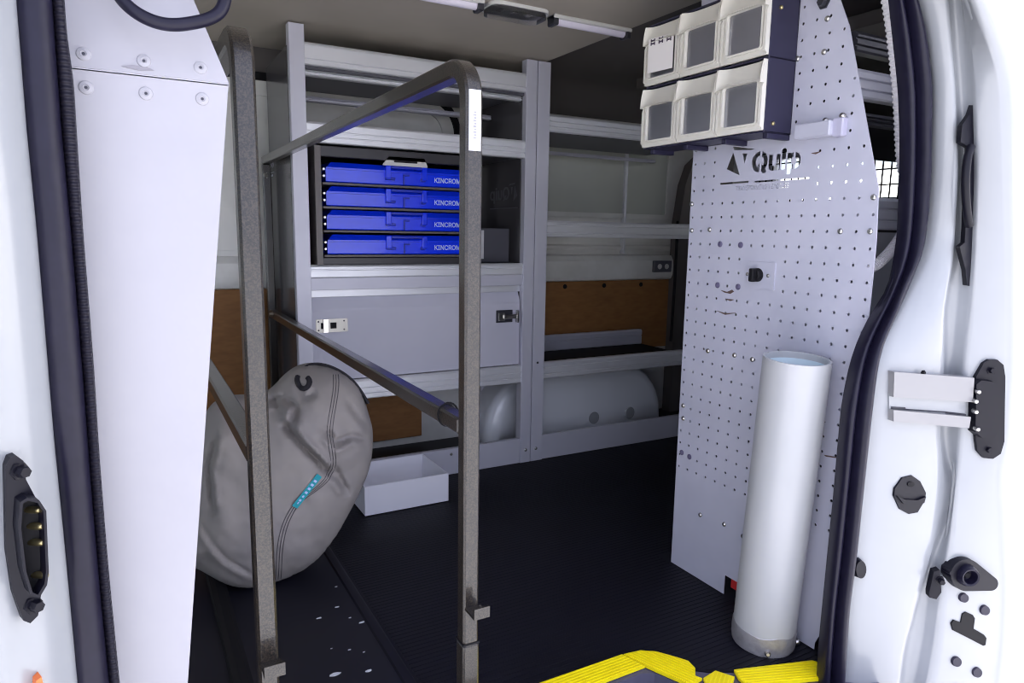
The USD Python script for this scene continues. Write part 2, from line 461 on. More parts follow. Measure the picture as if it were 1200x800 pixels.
# ------------------------------------------------------------------ floor, step well and nosing strips
well = Polygon([(0.402, 0.962), (0.79, 0.962), (0.826, 0.956), (0.856, 0.937), (0.872, 0.90), (0.876, 0.868), (0.90, 0.848), (0.944, 0.826), (1.108, 0.776), (1.16, 0.70), (1.16, 0.60), (0.402, 0.60)])
inner = Polygon([(0.402, 0.908), (0.79, 0.908), (0.815, 0.897), (0.826, 0.872), (0.836, 0.836), (0.862, 0.808), (0.93, 0.782), (1.06, 0.735), (1.10, 0.60), (0.402, 0.60)])
fl = rect(0.404, 0.60, 2.70, 2.42).difference(rect(1.10, 0.5, 3.1, 0.748)).difference(well)
floor = Thing("floor", base=(1.2, 1.5, 0), kind="structure")
floor.part("rubber_mat", extr(fl, 0.05, o=(0, 0, -0.0515)), "floor_rubber")
ribs = []
for k, y in enumerate(np.arange(0.775, 2.03, 0.0125)):
    g = rect(0.415, y, 1.9 if y > 1.25 else 1.13, y + 0.005).intersection(fl.buffer(-0.006))
    if not g.is_empty: ribs.append(extr(g, 0.0011, o=(0, 0, -0.0016)))
floor.part("floor_rib", cat(ribs), "floor_rubber", kind="stuff")
left = Thing("floor_left", base=(0.0, 1.5, 0), kind="structure")
left.part("floor_plate", cbox(-1.98, 0.398, 0.70, 2.42, -0.05, 0.0), "floor_plate")
left.part("edge_trim", extr(Polygon([(0.386, 0), (0.389, 0.004), (0.402, 0.004), (0.409, 0.0), (0.409, -0.02), (0.386, -0.02)]), 1.6, o=(0, 2.40, 0), u=(1, 0, 0), v=(0, 0, 1)), "black_plastic")
left.part("floor_rail", extr(Polygon([(0.115, 0), (0.118, 0.012), (0.128, 0.018), (0.142, 0.018), (0.150, 0.010), (0.152, 0)]), 1.6, o=(0, 2.38, 0), u=(1, 0, 0), v=(0, 0, 1)), "matte_black")
for (x, y, s) in ((0.349, 1.384, 1), (0.305, 1.358, 1), (0.379, 1.302, 1.2), (0.286, 1.158, 1.8), (0.343, 1.14, 1.2), (0.362, 1.33, 0.6), (0.33, 1.22, 0.6), (0.25, 1.10, 0.8), (0.37, 1.47, 0.5), (0.30, 1.24, 0.5), (0.352, 1.20, 0.5)):
    pts = [(x + s * 0.0055 * (0.8 + 0.4 * rng.random()) * math.cos(a), y + s * 0.0024 * (0.8 + 0.5 * rng.random()) * math.sin(a)) for a in np.linspace(0, 2 * math.pi, 8)[:-1]]
    left.part("paint_chip", extr(Polygon(pts), 0.0012, o=(0, 0, -0.0004)), "chip_white")
step = Thing("step", base=(0.75, 0.8, -0.2), kind="structure")
step.part("step_tread", extr(inner.buffer(0.012).intersection(rect(0.40, 0.60, 1.2, 1.0)), 0.03, o=(0, 0, -0.23)), "step_grey")
step.part("step_riser", extr(well.difference(inner.buffer(-0.004)).intersection(rect(0.40, 0.6, 1.2, 1.0)), 0.196, o=(0, 0, -0.2)), "step_grey")
step.part("sill", cbox(-0.16, 1.3, 0.56, 0.62, -0.5, -0.17, 0.01), "body_paint")


def strip(pts, label):
    g = Polygon(pts)
    t = Thing("step_nosing", label, "step edging", (*np.mean(pts, axis=0), 0), group=None)
    t.part("tread_strip", extr(g, 0.0055, o=(0, 0, -0.0020)), "yellow")
    gg = []
    c = np.array(g.centroid.coords[0]); d = np.array(g.minimum_rotated_rectangle.exterior.coords)
    e = d[1] - d[0] if np.linalg.norm(d[1] - d[0]) > np.linalg.norm(d[2] - d[1]) else d[2] - d[1]
    e /= np.linalg.norm(e); nrm = np.array([-e[1], e[0]])
    for k in range(-8, 9):
        ln = LineString([c + nrm * 0.0072 * k - e * 0.5, c + nrm * 0.0072 * k + e * 0.5]).buffer(0.0013).intersection(g.buffer(-0.003))
        if not ln.is_empty: gg.append(extr(ln, 0.0016, o=(0, 0, 0.0030)))
    if gg: t.part("grip_ridge", cat(gg), "yellow", kind="stuff")


strip([(0.402, 0.961), (0.787, 0.960), (0.803, 0.912), (0.402, 0.908)], "long straight yellow ribbed nosing strip on the step edge left of the crack")
strip([(0.790, 0.959), (0.826, 0.954), (0.852, 0.936), (0.874, 0.905), (0.886, 0.885), (0.882, 0.862), (0.866, 0.845), (0.872, 0.834), (0.84, 0.83), (0.822, 0.87), (0.806, 0.910)], "curved yellow nosing strip round the step corner with a broken end")
strip([(0.874, 0.833), (0.910, 0.839), (0.928, 0.809), (0.90, 0.79), (0.86, 0.806)], "short broken yellow nosing piece between the curved and right strips")
strip([(0.943, 0.825), (1.098, 0.776), (1.104, 0.766), (1.075, 0.728), (0.93, 0.782), (0.932, 0.803)], "yellow nosing strip in front of the white pipe, right end of the step")

# ------------------------------------------------------------------ rear jamb of the sliding door opening
PY = np.r_[np.arange(-90, 900, 15)]


def line(pys, pxs):
    def f(p):
        p = np.asarray(p, float)
        v = np.interp(p, pys, pxs)
        v = np.where(p < pys[0], pxs[0] + (p - pys[0]) * (pxs[1] - pxs[0]) / (pys[1] - pys[0]), v)
        return np.where(p > pys[-1], pxs[-1] + (p - pys[-1]) * (pxs[-1] - pxs[-2]) / (pys[-1] - pys[-2]), v)
    from scipy.ndimage import gaussian_filter1d
    g = np.arange(-200, 1000, 2.0)
    s = gaussian_filter1d(f(g), 6)
    return lambda p: np.interp(p, g, s)


Ji = line([0, 104, 167, 271, 300, 342, 367, 408, 437, 479, 583, 631, 762, 800], [1046, 1057, 1059, 1056, 1052, 1044, 1024, 1005, 997, 989, 980, 975, 962, 960])
J0 = line([0, 40, 104, 208, 271, 300, 346, 400, 433, 479, 583, 650, 710, 800], [1075, 1084, 1091, 1090, 1085, 1080, 1062, 1035, 1027, 1021, 1010, 1003, 995, 989])
J1 = line([0, 100, 200, 300, 362, 430, 500, 575, 639, 710, 762, 800], [1113, 1121, 1124, 1119, 1108, 1108, 1103, 1106, 1095, 1076, 1061, 1057])
J2 = line([0, 100, 200, 300, 362, 430, 500, 575, 639, 710, 762, 800], [1134, 1141, 1143, 1140, 1136, 1129, 1125, 1117, 1110, 1100, 1095, 1087])
J3 = line([0, 30, 60, 90, 140, 300, 425, 508, 556, 612, 687, 744, 800], [1140, 1152, 1164, 1172, 1175, 1179, 1179, 1174, 1164, 1168, 1172, 1170, 1164])
JY = [(J0, 0.712), (J1, 0.672), (J2, 0.655), (J3, 0.622)]


def col(fn, y, d=0.0):
    return np.array([at(float(fn(p)) + d, p, y=y) for p in PY])


def blend(a, b, s, bulge=0.0):
    c = a * (1 - s) + b * s
    n = np.cross(b - a, [0, 0, 1]); n /= np.linalg.norm(n, axis=1, keepdims=True)
    n *= np.where((n * c).sum(1, keepdims=True) > 0, -1, 1)
    return c + n * bulge


K = [col(f, y) for f, y in JY]
cols = [K[0] + [0.0, 0.012, 0], K[0]]
for s, bu in ((0.15, 0.006), (0.35, 0.010), (0.6, 0.011), (0.85, 0.008), (0.96, 0.003)): cols.append(blend(K[0], K[1], s, bu))
for s, bu in ((0.04, -0.006), (0.15, -0.017), (0.4, -0.025), (0.7, -0.026), (0.88, -0.018), (0.97, -0.005)): cols.append(blend(K[1], K[2], s, bu))
for s, bu in ((0.03, 0.0015), (0.12, 0.004), (0.5, 0.006), (0.88, 0.004), (0.97, 0.002)): cols.append(blend(K[2], K[3], s, bu))
for dx, dy in ((0.004, -0.004), (0.012, -0.007), (0.03, -0.009)): cols.append(K[3] + [dx, dy, 0])
last = K[3] + [0.03, -0.009, 0]
for s in (0.1, 0.4, 1.0): cols.append(last * (1 - s) + np.stack([np.full(len(PY), 2.74), np.full(len(PY), 0.604), last[:, 2]], 1) * s)
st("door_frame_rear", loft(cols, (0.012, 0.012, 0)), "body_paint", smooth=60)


def onjamb(px, py, lift=0.0):
    """Point on the rear jamb that a pixel sees, and the jamb's horizontal normal there."""
    X = [float(f(py)) for f, _ in JY]
    i = int(np.clip(np.searchsorted(X, px) - 1, 0, 2))
    A, B = at(X[i], py, y=JY[i][1]), at(X[i + 1], py, y=JY[i + 1][1])
    d = at(px, py, y=0.7) - EYE
    cr = lambda a, b: a[0] * b[1] - a[1] * b[0]
    s = -cr(A, d) / cr(B - A, d)
    P = A + (B - A) * s
    n = np.cross(B - A, [0, 0, 1]); n /= np.linalg.norm(n); n *= -1 if n[1] > 0 else 1
    return P + n * (lift + 0.006), n


def plate(pts, thick, lift=0.0, where=onjamb, n=None, shrink=None):
    """A moulded plate with the pixel outline pts, lying on the jamb."""
    g = Polygon(pts) if not isinstance(pts, Polygon) else pts
    m = trimesh.creation.extrude_polygon(g, 1.0, engine="earcut")
    c = g.centroid
    nn = where(c.x, c.y)[1] if n is None else np.array(n, float)
    V = []
    for x, y, z in m.vertices:
        k = 1.0 if shrink is None or z < 0.5 else shrink
        V.append(where(c.x + (x - c.x) * k, c.y + (y - c.y) * k)[0] + nn * (lift + (thick if z > 0.5 else -0.008)))
    return trimesh.Trimesh(np.array(V), m.faces, process=False)


def disc(x, y, rx, ry=None, n=18):
    return [(x + rx * math.cos(a), y + (ry or rx) * math.sin(a)) for a in np.arange(n) * 2 * math.pi / n]


def boltat(px, py, r, h, lift=0.0, where=onjamb, fn=bolt):
    P, n = where(px, py)
    return fn(P + n * lift, n, r, h)


# weather seal along the rear jamb: two bulbs side by side
A, B = col(Ji, 0.730), col(J0, 0.706)
cols = []
for s in np.linspace(0, 1, 15):
    h = 0.016 * abs(math.sin(math.pi * s / 0.42)) ** 0.55 if s < 0.42 else 0.021 * abs(math.sin(math.pi * (s - 0.42) / 0.58)) ** 0.55
    cols.append(blend(A, B, s, h))
sl = Thing("door_seal", "thick black rubber door seal curving down the rear jamb beside the white pipe", "door seal", (1.1, 0.72, 0))
sl.part("bulb", loft(cols, (0.008, 0.012, 0)), "rubber", smooth=60)

# dark pull moulding in the recess of the jamb
t = Thing("grab_moulding", "narrow dark plastic grab moulding in the upper recess of the rear jamb", "handle", at(1135, 336, y=0.66))
t.part("backing", plate([(1141.5, 112), (1143, 169), (1143, 262), (1138.5, 336), (1130.6, 334), (1129, 316), (1122, 289), (1128, 284), (1129, 266), (1131, 212), (1133, 173), (1123, 167), (1125, 147), (1134, 134)], 0.004, lift=0.002, where=lambda x, y: (at(x, y, y=0.663), np.array([-0.5, -0.87, 0]))), "black_plastic")
t.part("grip", tube(smoothpath([at(1138, 172, y=0.652), at(1133, 190, y=0.648), at(1131.5, 218, y=0.646), at(1133, 245, y=0.648), at(1136, 264, y=0.652)], 16), 0.0065), "black_plastic", smooth=60)
# centre rail end on the jamb
t = Thing("rail_bracket", "white painted roller rail end with two flanges on the rear jamb", "bracket", at(1080, 495, y=0.69))
t.part("upper_flange", plate([(1038, 433), (1131, 440), (1129, 468), (1037, 462)], 0.014), "bracket_paint")
t.part("lower_flange", plate([(1037, 477), (1127, 485), (1125, 498), (1037, 490)], 0.014), "bracket_paint")
t.part("web", plate([(1037, 460), (1127, 466), (1126, 487), (1037, 478)], 0.004), "body_paint")
t.part("slot", plate([(1039, 474.5), (1055, 475), (1075, 476.5), (1126, 483), (1126, 485), (1075, 479.5), (1039, 477)], 0.006), "steel_dark")
t.part("stop", boltat(1072, 434, 0.0035, 0.004, 0.012), "matte_black")
# contact block on the flange
t = Thing("contact_block", "black moulded contact block with pale pins on the rear jamb flange", "electrical contact", at(1150, 535, y=0.62))
p = t.part("backplate", plate([(1147, 424), (1153, 420), (1163, 420), (1170, 426), (1172, 440), (1171, 515), (1167, 529), (1158, 535), (1147, 534), (1140, 526), (1138, 512), (1138, 440)], 0.006), "black_plastic")
q = t.part("housing", plate([(1133, 446), (1139, 441), (1154, 443), (1160, 450), (1160, 500), (1155, 510), (1140, 510), (1132, 503)], 0.016, shrink=0.96), "black_plastic")
for x, y in ((1137, 455), (1134, 466), (1134, 478), (1136, 498)):
    P, n = onjamb(x, y)
    t.part("contact_pin", lathe([(0, 0.024), (0.003, 0.0235), (0.0042, 0.021), (0.0042, 0.012), (0, 0.012)], P, n + [-0.3, 0, 0], 12), "chrome", parent=q, label="pale metal spring pin")
for x, y in ((1155, 432), (1152, 524)): t.part("bolt", boltat(x, y, 0.0055, 0.007, 0.005), "black_plastic", parent=p)
# bump stop on the jamb
t = Thing("bump_stop", "black faceted rubber bump stop with a ledge below the rail bracket", "bump stop", at(1060, 600, y=0.69))
t.part("base", plate([(1050, 556), (1062, 553), (1072, 560), (1079, 574), (1078, 583), (1069, 598), (1058, 600), (1047, 594), (1040, 578), (1041, 569)], 0.007, shrink=0.95), "black_plastic")
t.part("ledge", plate([(1043, 577), (1051, 581), (1066, 582), (1076, 578), (1074, 585), (1064, 588), (1050, 586)], 0.011), "black_plastic")
t.part("recess", plate(disc(1060, 564, 4, 3), 0.0085), "matte_black")
# seal-side grommet
t = Thing("grommet", "small dark oval grommet beside the door seal low on the jamb", "grommet", at(1005, 676, y=0.71))
t.part("grommet_cap", plate(disc(1004, 664, 7, 12), 0.005, shrink=0.85), "black_plastic")
# stop cup and striker on the flange
t = Thing("stop_cup", "black rubber stop with a round cup and tapering tail on the jamb flange", "bump stop", at(1130, 690, y=0.63))
tail = union_all([Point(1124, 669).buffer(19), Point(1153, 679).buffer(8.5)]).convex_hull
t.part("body", plate(affinity.scale(tail, 1, 1.0), 0.010, shrink=0.97), "black_plastic")
P, n = onjamb(1124, 668)
rim = n + np.array([-0.25, 0, 0.05]); rim /= np.linalg.norm(rim)
t.part("cup", lathe([(0.0, 0.010), (0.010, 0.010), (0.013, 0.024), (0.016, 0.025), (0.0195, 0.018), (0.021, 0.0), (0, 0)], P, rim, 24), "rubber", smooth=50)
t.part("cup_core", lathe([(0, 0.016), (0.005, 0.016), (0.007, 0.010), (0, 0.009)], P, rim, 16), "matte_black")
t = Thing("striker", "small dark striker bracket in the jamb recess left of the stop cup", "bracket", at(1092, 698, y=0.665))
t.part("plate", plate([(1091, 666), (1098, 664), (1099, 690), (1093, 698), (1085, 696), (1085, 690)], 0.006), "black_plastic")
t.part("knob", boltat(1098, 676, 0.006, 0.012, 0.004), "black_plastic")
holes = Thing("jamb_plug", "round dark plug, upper of the pair beside the T-shaped slot", "plug", at(1124, 704, y=0.64))
holes.part("plug_cap", plate(disc(1125.5, 698, 6.2, 6.4), 0.003, shrink=0.8), "plug_dark")
for (x, y), lab in zip(((1150, 712.5), (1117, 772.5), (1141, 785)), ("round dark plug right of the T-shaped slot", "round dark plug at the bottom of the flange, left one", "round dark plug at the bottom of the flange, right one")):
    h = Thing("jamb_plug", lab, "plug", at(x, y + 6, y=0.63))
    h.part("plug_cap", plate(disc(x, y, 6.4, 6.8), 0.003, shrink=0.8), "plug_dark")
t = Thing("latch_slot", "black T-shaped latch opening in the white jamb flange", "slot", at(1130, 752, y=0.63))
t.part("slot_liner", plate([(1124, 717), (1128, 714.5), (1136, 718), (1138.5, 722), (1137, 734), (1149, 741), (1152, 745), (1151, 753), (1148, 754), (1129, 744), (1113, 736), (1111, 728), (1114, 724), (1122, 727)], 0.0012), "matte_black")

# ------------------------------------------------------------------ front jamb (left edge of the photo)
L0 = line([0, 150, 270, 450, 510, 640, 800], [18, 30, 42, 57, 62, 75, 90])
L1 = line([0, 150, 267, 450, 560, 700, 800], [61, 72, 83, 98, 106, 118, 128])
L2 = line([0, 40, 70, 100, 267, 430, 534, 650, 800], [73, 76, 82, 86, 95, 108, 114, 123, 138])
Y_ = lambda px: 0.70
a, b = col(L0, 0.70), col(L0, 0.66, -120)
cols = [a + [0.004, 0.012, 0], a]
for s, bu in ((0.08, 0.003), (0.25, 0.008), (0.45, 0.012), (0.6, 0.010), (0.75, 0.014), (0.9, 0.012), (1.0, 0.0)): cols.append(blend(a, b, s, bu))
cols.append(b + [-0.01, -0.04, 0]); cols.append(b + [-0.03, -0.06, 0]); cols.append(b + [-0.3, -0.065, 0])
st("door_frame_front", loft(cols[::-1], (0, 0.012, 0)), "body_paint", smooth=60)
A, B, C = col(L0, 0.702), col(L1, 0.712), col(L2, 0.716)
cols = [blend(A, B, s, 0.010 * math.sin(math.pi * s) ** 0.5 if 0 < s < 1 else 0) for s in np.linspace(0, 1, 11)]
sl = Thing("door_seal", "wide dark rubber door seal down the front jamb at the left edge", "door seal", (-0.04, 0.71, 0.3))
sl.part("bulb", loft(cols, (0, 0.014, 0)), "rubber", smooth=60)
cols = [blend(B, C, s, 0.0065 * math.sin(math.pi * s) ** 0.5 if 0 < s < 1 else 0) for s in np.linspace(0, 1, 9)]
sl.part("ribbed_edge", loft(cols, (0, 0.014, 0)), "rubber_rib", smooth=60, label="finely ribbed inner edge trim")


def onleft(px, py, lift=0.0):
    n = np.array([0.35, -0.93, 0.0]); n /= np.linalg.norm(n)
    return at(px, py, y=0.664) + n * lift, n


t = Thing("contact_block", "black moulded contact block with four brass pins on the left front jamb", "electrical contact", at(25, 725, y=0.69))
p = t.part("backplate", plate([(4, 545), (9, 534), (17, 532), (25, 538), (28, 560), (44, 590), (46, 690), (42, 718), (33, 727), (25, 724), (12, 690), (4, 640)], 0.006, where=onleft), "black_plastic")
outl = Polygon([(14, 580), (22, 575), (36, 578), (44, 590), (47, 660), (45, 675), (36, 690), (26, 686), (18, 660), (12, 610)])
hs = outl.buffer(0)
q = t.part("housing", cat(plate(Polygon(hs.exterior.coords, [hs.buffer(-3.2).exterior.coords[::-1]]), 0.022, where=onleft)), "black_plastic")
t.part("recess", plate(list(hs.buffer(-3).exterior.coords)[:-1], 0.008, where=onleft), "matte_black", parent=q)
for x, y in ((22, 596), (25, 615), (26, 634), (30, 672)):
    P, n = onleft(x, y)
    t.part("contact_pin", lathe([(0, 0.022), (0.002, 0.0215), (0.003, 0.019), (0.003, 0.006), (0, 0.006)], P, np.array([0.75, -0.65, 0.05]), 12), "brass", parent=q, label="brass spring pin")
for x, y in ((20, 550), (36, 706)):
    P, n = onleft(x, y)
    t.part("bolt", bolt(P + n * 0.004, np.array([0.6, -0.8, 0]), 0.0055, 0.010), "black_plastic", parent=p)
t = Thing("reflector", "small orange reflector corner at the bottom of the left jamb", "reflector", at(45, 800, y=0.67))
t.part("lens", plate([(41, 796), (47.5, 791), (50, 802), (48, 815), (40, 812)], 0.003, where=onleft), "orange")

# grab handle above the left panel
t = Thing("grab_handle", "dark looped grab handle hanging in front of the white panel, top left", "handle", at(200, 30, y=0.735))
hp = smoothpath([at(118, -60, y=0.745), at(130, -25, y=0.742), at(142, -2, y=0.74), at(160, 15, y=0.735), at(180, 25, y=0.733), at(200, 29, y=0.733), at(225, 27, y=0.733), at(245, 22, y=0.735), at(259, 12, y=0.738), at(264, -3, y=0.74), at(266, -30, y=0.743), at(266, -60, y=0.745)], 60)
t.part("grip", tube(hp, 0.0058, 14), "rubber", smooth=60)
t.part("mount", cbox(-0.03, 0.13, 0.735, 0.76, 1.055, 1.085, 0.006), "black_plastic")

# white sheet panel on the front jamb
t = Thing("cover_panel", "tall tapering white sheet metal panel with a riveted fold beside the front seal", "panel", (0.03, 0.76, 0))
low = Polygon([(-0.06, 0.940), (0.098, 0.940), (0.0, 0.05), (-0.06, 0.05)])
t.part("lower_sheet", extr(low, 0.003, o=(0, 0.763, 0), u=(1, 0, 0), v=(0, 0, 1)), "sheet_white")
up = Polygon([(-0.06, 0.0), (0.0985, 0.0), (0.062, 0.105), (0.04, 0.19), (-0.06, 0.19)])
vv = np.array([0, 0.17, 0.985])
t.part("upper_sheet", extr(up, 0.003, o=(0, 0.7615, 0.9405), u=(1, 0, 0), v=vv), "sheet_white")
t.part("fold_edge", cbox(-0.06, 0.0985, 0.7600, 0.770, 0.9385, 0.9412, 0.0005), "alu_post")
for x in (-0.023, 0.025, 0.0735):
    for z in (0.953, 0.924):
        y0 = 0.7585 + (z - 0.9405) * 0.17 if z > 0.94 else 0.760
        n = np.array([0, -0.985, 0.17 if z > 0.94 else 0])
        r = t.part("rivet", lathe([(0, 0.0012), (0.002, 0.0012), (0.0026, 0.0020), (0.0055, 0.0012), (0.0062, 0), (0, -0.001)], (x, y0, z), n, 18), "sheet_white")
        t.part("rivet_core", lathe([(0, 0.0017), (0.0013, 0.0017), (0.0015, 0.0009), (0, 0.0009)], (x, y0, z), n, 10), "steel_dark", parent=r)
sc = Polygon([(0.006, 0.946), (0.016, 0.9485), (0.030, 0.947), (0.033, 0.9455), (0.02, 0.944)])
t.part("scuff", extr(affinity.translate(sc, 0, -0.9405), 0.0004, o=(0, 0.7580, 0.9405), u=(1, 0, 0), v=vv), "scuff_grey")

# ================================================================== RACK FRAMES (two bent square tube frames)
def rack(name, x, label, hookpy, sticker):
    t = Thing(name, label, "rack", (x, 1.5, 0))
    y0, y1, top, hw = 0.832, 2.318, 1.012, 0.0118
    R = 0.045
    path = [(x, y0, 0.0), (x, y0, top - R)]
    path += [(x, y0 + R - R * math.cos(a), top - R + R * math.sin(a)) for a in np.linspace(0, math.pi / 2, 9)[1:]]
    path += [(x, 1.5, top), (x, y1, top)]
    t.part("front_hoop", sweep(sq(hw, hw), path, hint=(1, 0, 0)), "hammertone")
    lb = t.part("lower_bar", obox((x, (y0 + y1) / 2, 0.535), (hw, (y1 - y0) / 2 - hw, hw), b=0.003), "hammertone")
    t.part("rear_post", obox((x, y1 - hw, 0.5), (hw, hw, 0.5), b=0.003), "hammertone")
    hx = x + hw
    hk = t.part("hook", extr(Polygon([(0, 0), (0.03, 0), (0.03, 0.016), (0.026, 0.016), (0.026, 0.004), (0, 0.004)]), 0.024, o=(x - 0.010 + 0.024, y0 - hw, 0.273), u=(0, -1, 0), v=(0, 0, 1)), "hammertone")
    t.part("sleeve", obox((x, y0, 0.11), (hw + 0.001, hw + 0.001, 0.108), b=0.003), "hammertone")
    for zz in (0.98, 0.56):
        t.part("bolt", bolt((x - hw, y1 - 0.10, zz - 0.02), (-1, 0, 0), 0.007, 0.012), "chrome")
    if sticker:
        s = t.part("sticker", cbox(x - 0.0085, x + 0.0085, y0 - hw - 0.0006, y0 - hw + 0.001, 0.903, 0.978, 0.0002), "label_white", label="white paper sticker")
        t.part("sticker_print", cat([cbox(x - 0.0025 + 0.0012 * (k % 2), x + 0.0015, y0 - hw - 0.0008, y0 - hw - 0.0002, 0.918 + 0.0035 * k, 0.920 + 0.0035 * k, 0.0001) for k in range(10)]), "label_ink", parent=s)
        for dx, ang in ((0.0, 0), (0.006, 0.3)):
            loop = [(x + dx + 0.0145 * math.cos(a), y0 + 0.075 + dx + 0.004 * math.sin(a), 0.535 + 0.0155 * math.sin(a)) for a in np.linspace(0, 2 * math.pi, 20)]
            t.part("cable_tie", tube(loop, 0.0016, 6), "matte_black", parent=lb)
        t.part("splice_line", obox((x, y0, 0.219), (hw + 0.0014, hw + 0.0014, 0.0016), b=0.0005), "matte_black")
    return t


rack("rack_frame", 0.122, "black hammertone square tube rack frame nearest the white panel", 775, False)
rack("rack_frame", 0.397, "black hammertone square tube rack frame with a white sticker near its top bend", 705, True)

# ================================================================== SHELVING ALONG THE FAR SIDE
YF, YB = 2.034, 2.372


def railmesh(x0, x1, z0, z1, y=YF, d=0.022, grooves=(0.28, 0.62)):
    h = z1 - z0
    pts = [(y + d, z0), (y + 0.003, z0), (y, z0 + 0.003)]
    for g in grooves:
        zz = z0 + h * g
        pts += [(y, zz - 0.0025), (y + 0.004, zz - 0.001), (y + 0.004, zz + 0.001), (y, zz + 0.0025)]
    pts += [(y, z1 - 0.006), (y + 0.004, z1), (y + d, z1)]
    return extr(Polygon(pts), x1 - x0, o=(x0, 0, 0), u=(0, 1, 0), v=(0, 0, 1))


def postmesh(x0, x1, z1=1.355):
    g = Polygon([(x0, YF - 0.004), (x1, YF - 0.004), (x1, YF + 0.03), (x0, YF + 0.03)]).buffer(-0.0015).buffer(0.0015)
    return extr(g, z1, o=(0, 0, 0))


A_LOGO = [Polygon([(0, 0), (0.045, -0.032), (0.030, 0.062)]), Polygon([(0.058, 0.055), (0.078, 0.055), (0.066, 0.010)]), Polygon([(0.030, 0.070), (0.105, 0.066), (0.094, 0.076), (0.028, 0.080)])]


def side_logo(t, x, y, z, s, parent, mirror):
    g = union_all(A_LOGO)
    q = affinity.translate(fit_text("Quip", 0.26, 0.10, True), 0.10, -0.04)
    g = union_all([g, q, rect(-0.01, -0.075, 0.36, -0.069), affinity.translate(fit_text("TRANSFORMING VEHICLES", 0.25, 0.02), 0.05, -0.11)])
    g = affinity.scale(g, s * (-1 if mirror else 1), s, origin=(0, 0))
    t.part("etched_logo", extr(g, 0.0006, o=(x, y, z), u=(0, -1, 0), v=(0, 0, 1)), "panel_grey", parent=parent)


u1 = Thing("shelving_unit", "aluminium shelving unit with a latched grey flap, left of the twin posts", "shelving", (0.815, 2.2, 0))
u1.part("post", postmesh(0.420, 0.462), "alu_post")
u1.part("post", postmesh(1.168, 1.2085), "alu_post")
u1.part("post", cbox(0.4225, 0.462, YB - 0.03, YB, 0, 1.28), "alu_post")
u1.part("post", cbox(1.168, 1.2085, YB - 0.03, YB, 0, 1.30), "alu_post")
ep = u1.part("end_panel", cbox(0.4185, 0.4220, YF + 0.02, YB, 0.02, 1.30, 0.0005), "tint_panel", label="dark grey end panel")
side_logo(u1, 0.4183, 2.30, 1.0, 0.32, ep, True)
ep2 = u1.part("end_panel", cbox(1.1640, 1.168, YF + 0.02, YB, 0.30, 1.30, 0.0005), "tint_panel", label="dark grey end panel")
gq = union_all(A_LOGO + [affinity.translate(fit_text("Quip", 0.26, 0.10, True), 0.10, -0.04), rect(-0.01, -0.075, 0.36, -0.069)])
gq = affinity.scale(gq, -0.55, 0.55, origin=(0, 0))
u1.part("etched_logo", extr(gq, 0.0006, o=(1.1640, 2.075, 0.925), u=(0, -1, 0), v=(0, 0, 1)), "panel_dark", parent=ep2)
X0, X1 = 0.462, 1.168
u1.part("rail", railmesh(X0, X1, 1.252, 1.312, grooves=(0.25, 0.9)), "alu")
u1.part("rail", railmesh(X0, X1, 1.228, 1.243, y=YF + 0.02, grooves=(0.5,)), "alu")
u1.part("rail", railmesh(X0, X1, 1.196, 1.212, y=YB - 0.10, grooves=(0.5,)), "alu_post")
u1.part("shelf_tray", cbox(X0, X1, YF + 0.01, YB, 1.243, 1.252, 0.001), "panel_dark")
u1.part("rail", railmesh(X0, X1, 1.044, 1.101, grooves=(0.3, 0.55)), "alu")
u1.part("shelf_tray", cbox(X0, X1, YF + 0.01, YB, 1.046, 1.053, 0.001), "panel_dark")
u1.part("rail", railmesh(X0, X1, 0.662, 0.700, grooves=(0.62,)), "alu")
u1.part("fascia", cbox(X0, X1, YF + 0.002, YF + 0.02, 0.626, 0.6615, 0.001), "alu_post")
u1.part("shelf_tray", cbox(X0, X1, YF + 0.01, YB, 0.690, 0.699, 0.001), "panel_dark")
u1.part("rail", railmesh(X0, X1, 0.288, 0.350, grooves=(0.3, 0.6)), "alu")
u1.part("shelf_tray", cbox(X0, X1, YF + 0.01, YB, 0.30, 0.31, 0.001), "alu_post")
u1.part("kick_plate", cbox(0.50, 1.168, YF - 0.002, YF + 0.016, 0.0, 0.088, 0.001), "alu_post")
u1.part("gap_strip", cbox(X0, X1, YF + 0.018, YF + 0.024, 0.604, 0.627, 0.001), "alu")
fl_ = u1.part("flap", extr(Polygon([(YF + 0.030, 0.353), (YF + 0.012, 0.353), (YF + 0.011, 0.56), (YF + 0.014, 0.571), (YF + 0.026, 0.606), (YF + 0.030, 0.606)]), X1 - X0 - 0.006, o=(X0 + 0.003, 0, 0), u=(0, 1, 0), v=(0, 0, 1)), "panel_grey", label="grey drop-down flap")


def latch(xc, zc, open_):
    y = YF + 0.011
    pl = rect(-0.045, -0.018, 0.045, 0.018).buffer(0.002)
    p = u1.part("latch", extr(pl, 0.003, o=(xc, y + 0.0005, zc), u=(1, 0, 0), v=(0, 0, 1)), "latch_steel", parent=None, label="chrome catch on the flap")
    for dx, w in ((-0.027, 0.006), (0.004, 0.009)):
        u1.part("keyhole", cbox(xc + dx - w, xc + dx + w, y - 0.0042, y - 0.002, zc - 0.009, zc + 0.009, 0.0005), "matte_black", parent=p)
    u1.part("catch_strap", extr(rect(-0.014, -0.020, 0.0, 0.020), 0.006, o=(xc - 0.012, y - 0.001, zc), u=(1, 0, 0), v=(0, 0, 1)), "chrome", parent=p)
    for sx in (-0.04, 0.036):
        for sz in (-0.013, 0.013):
            u1.part("screw", screw((xc + sx, y - 0.002, zc + sz), (0, -1, 0), 0.0028, 0.0015), "steel_dark", parent=p)


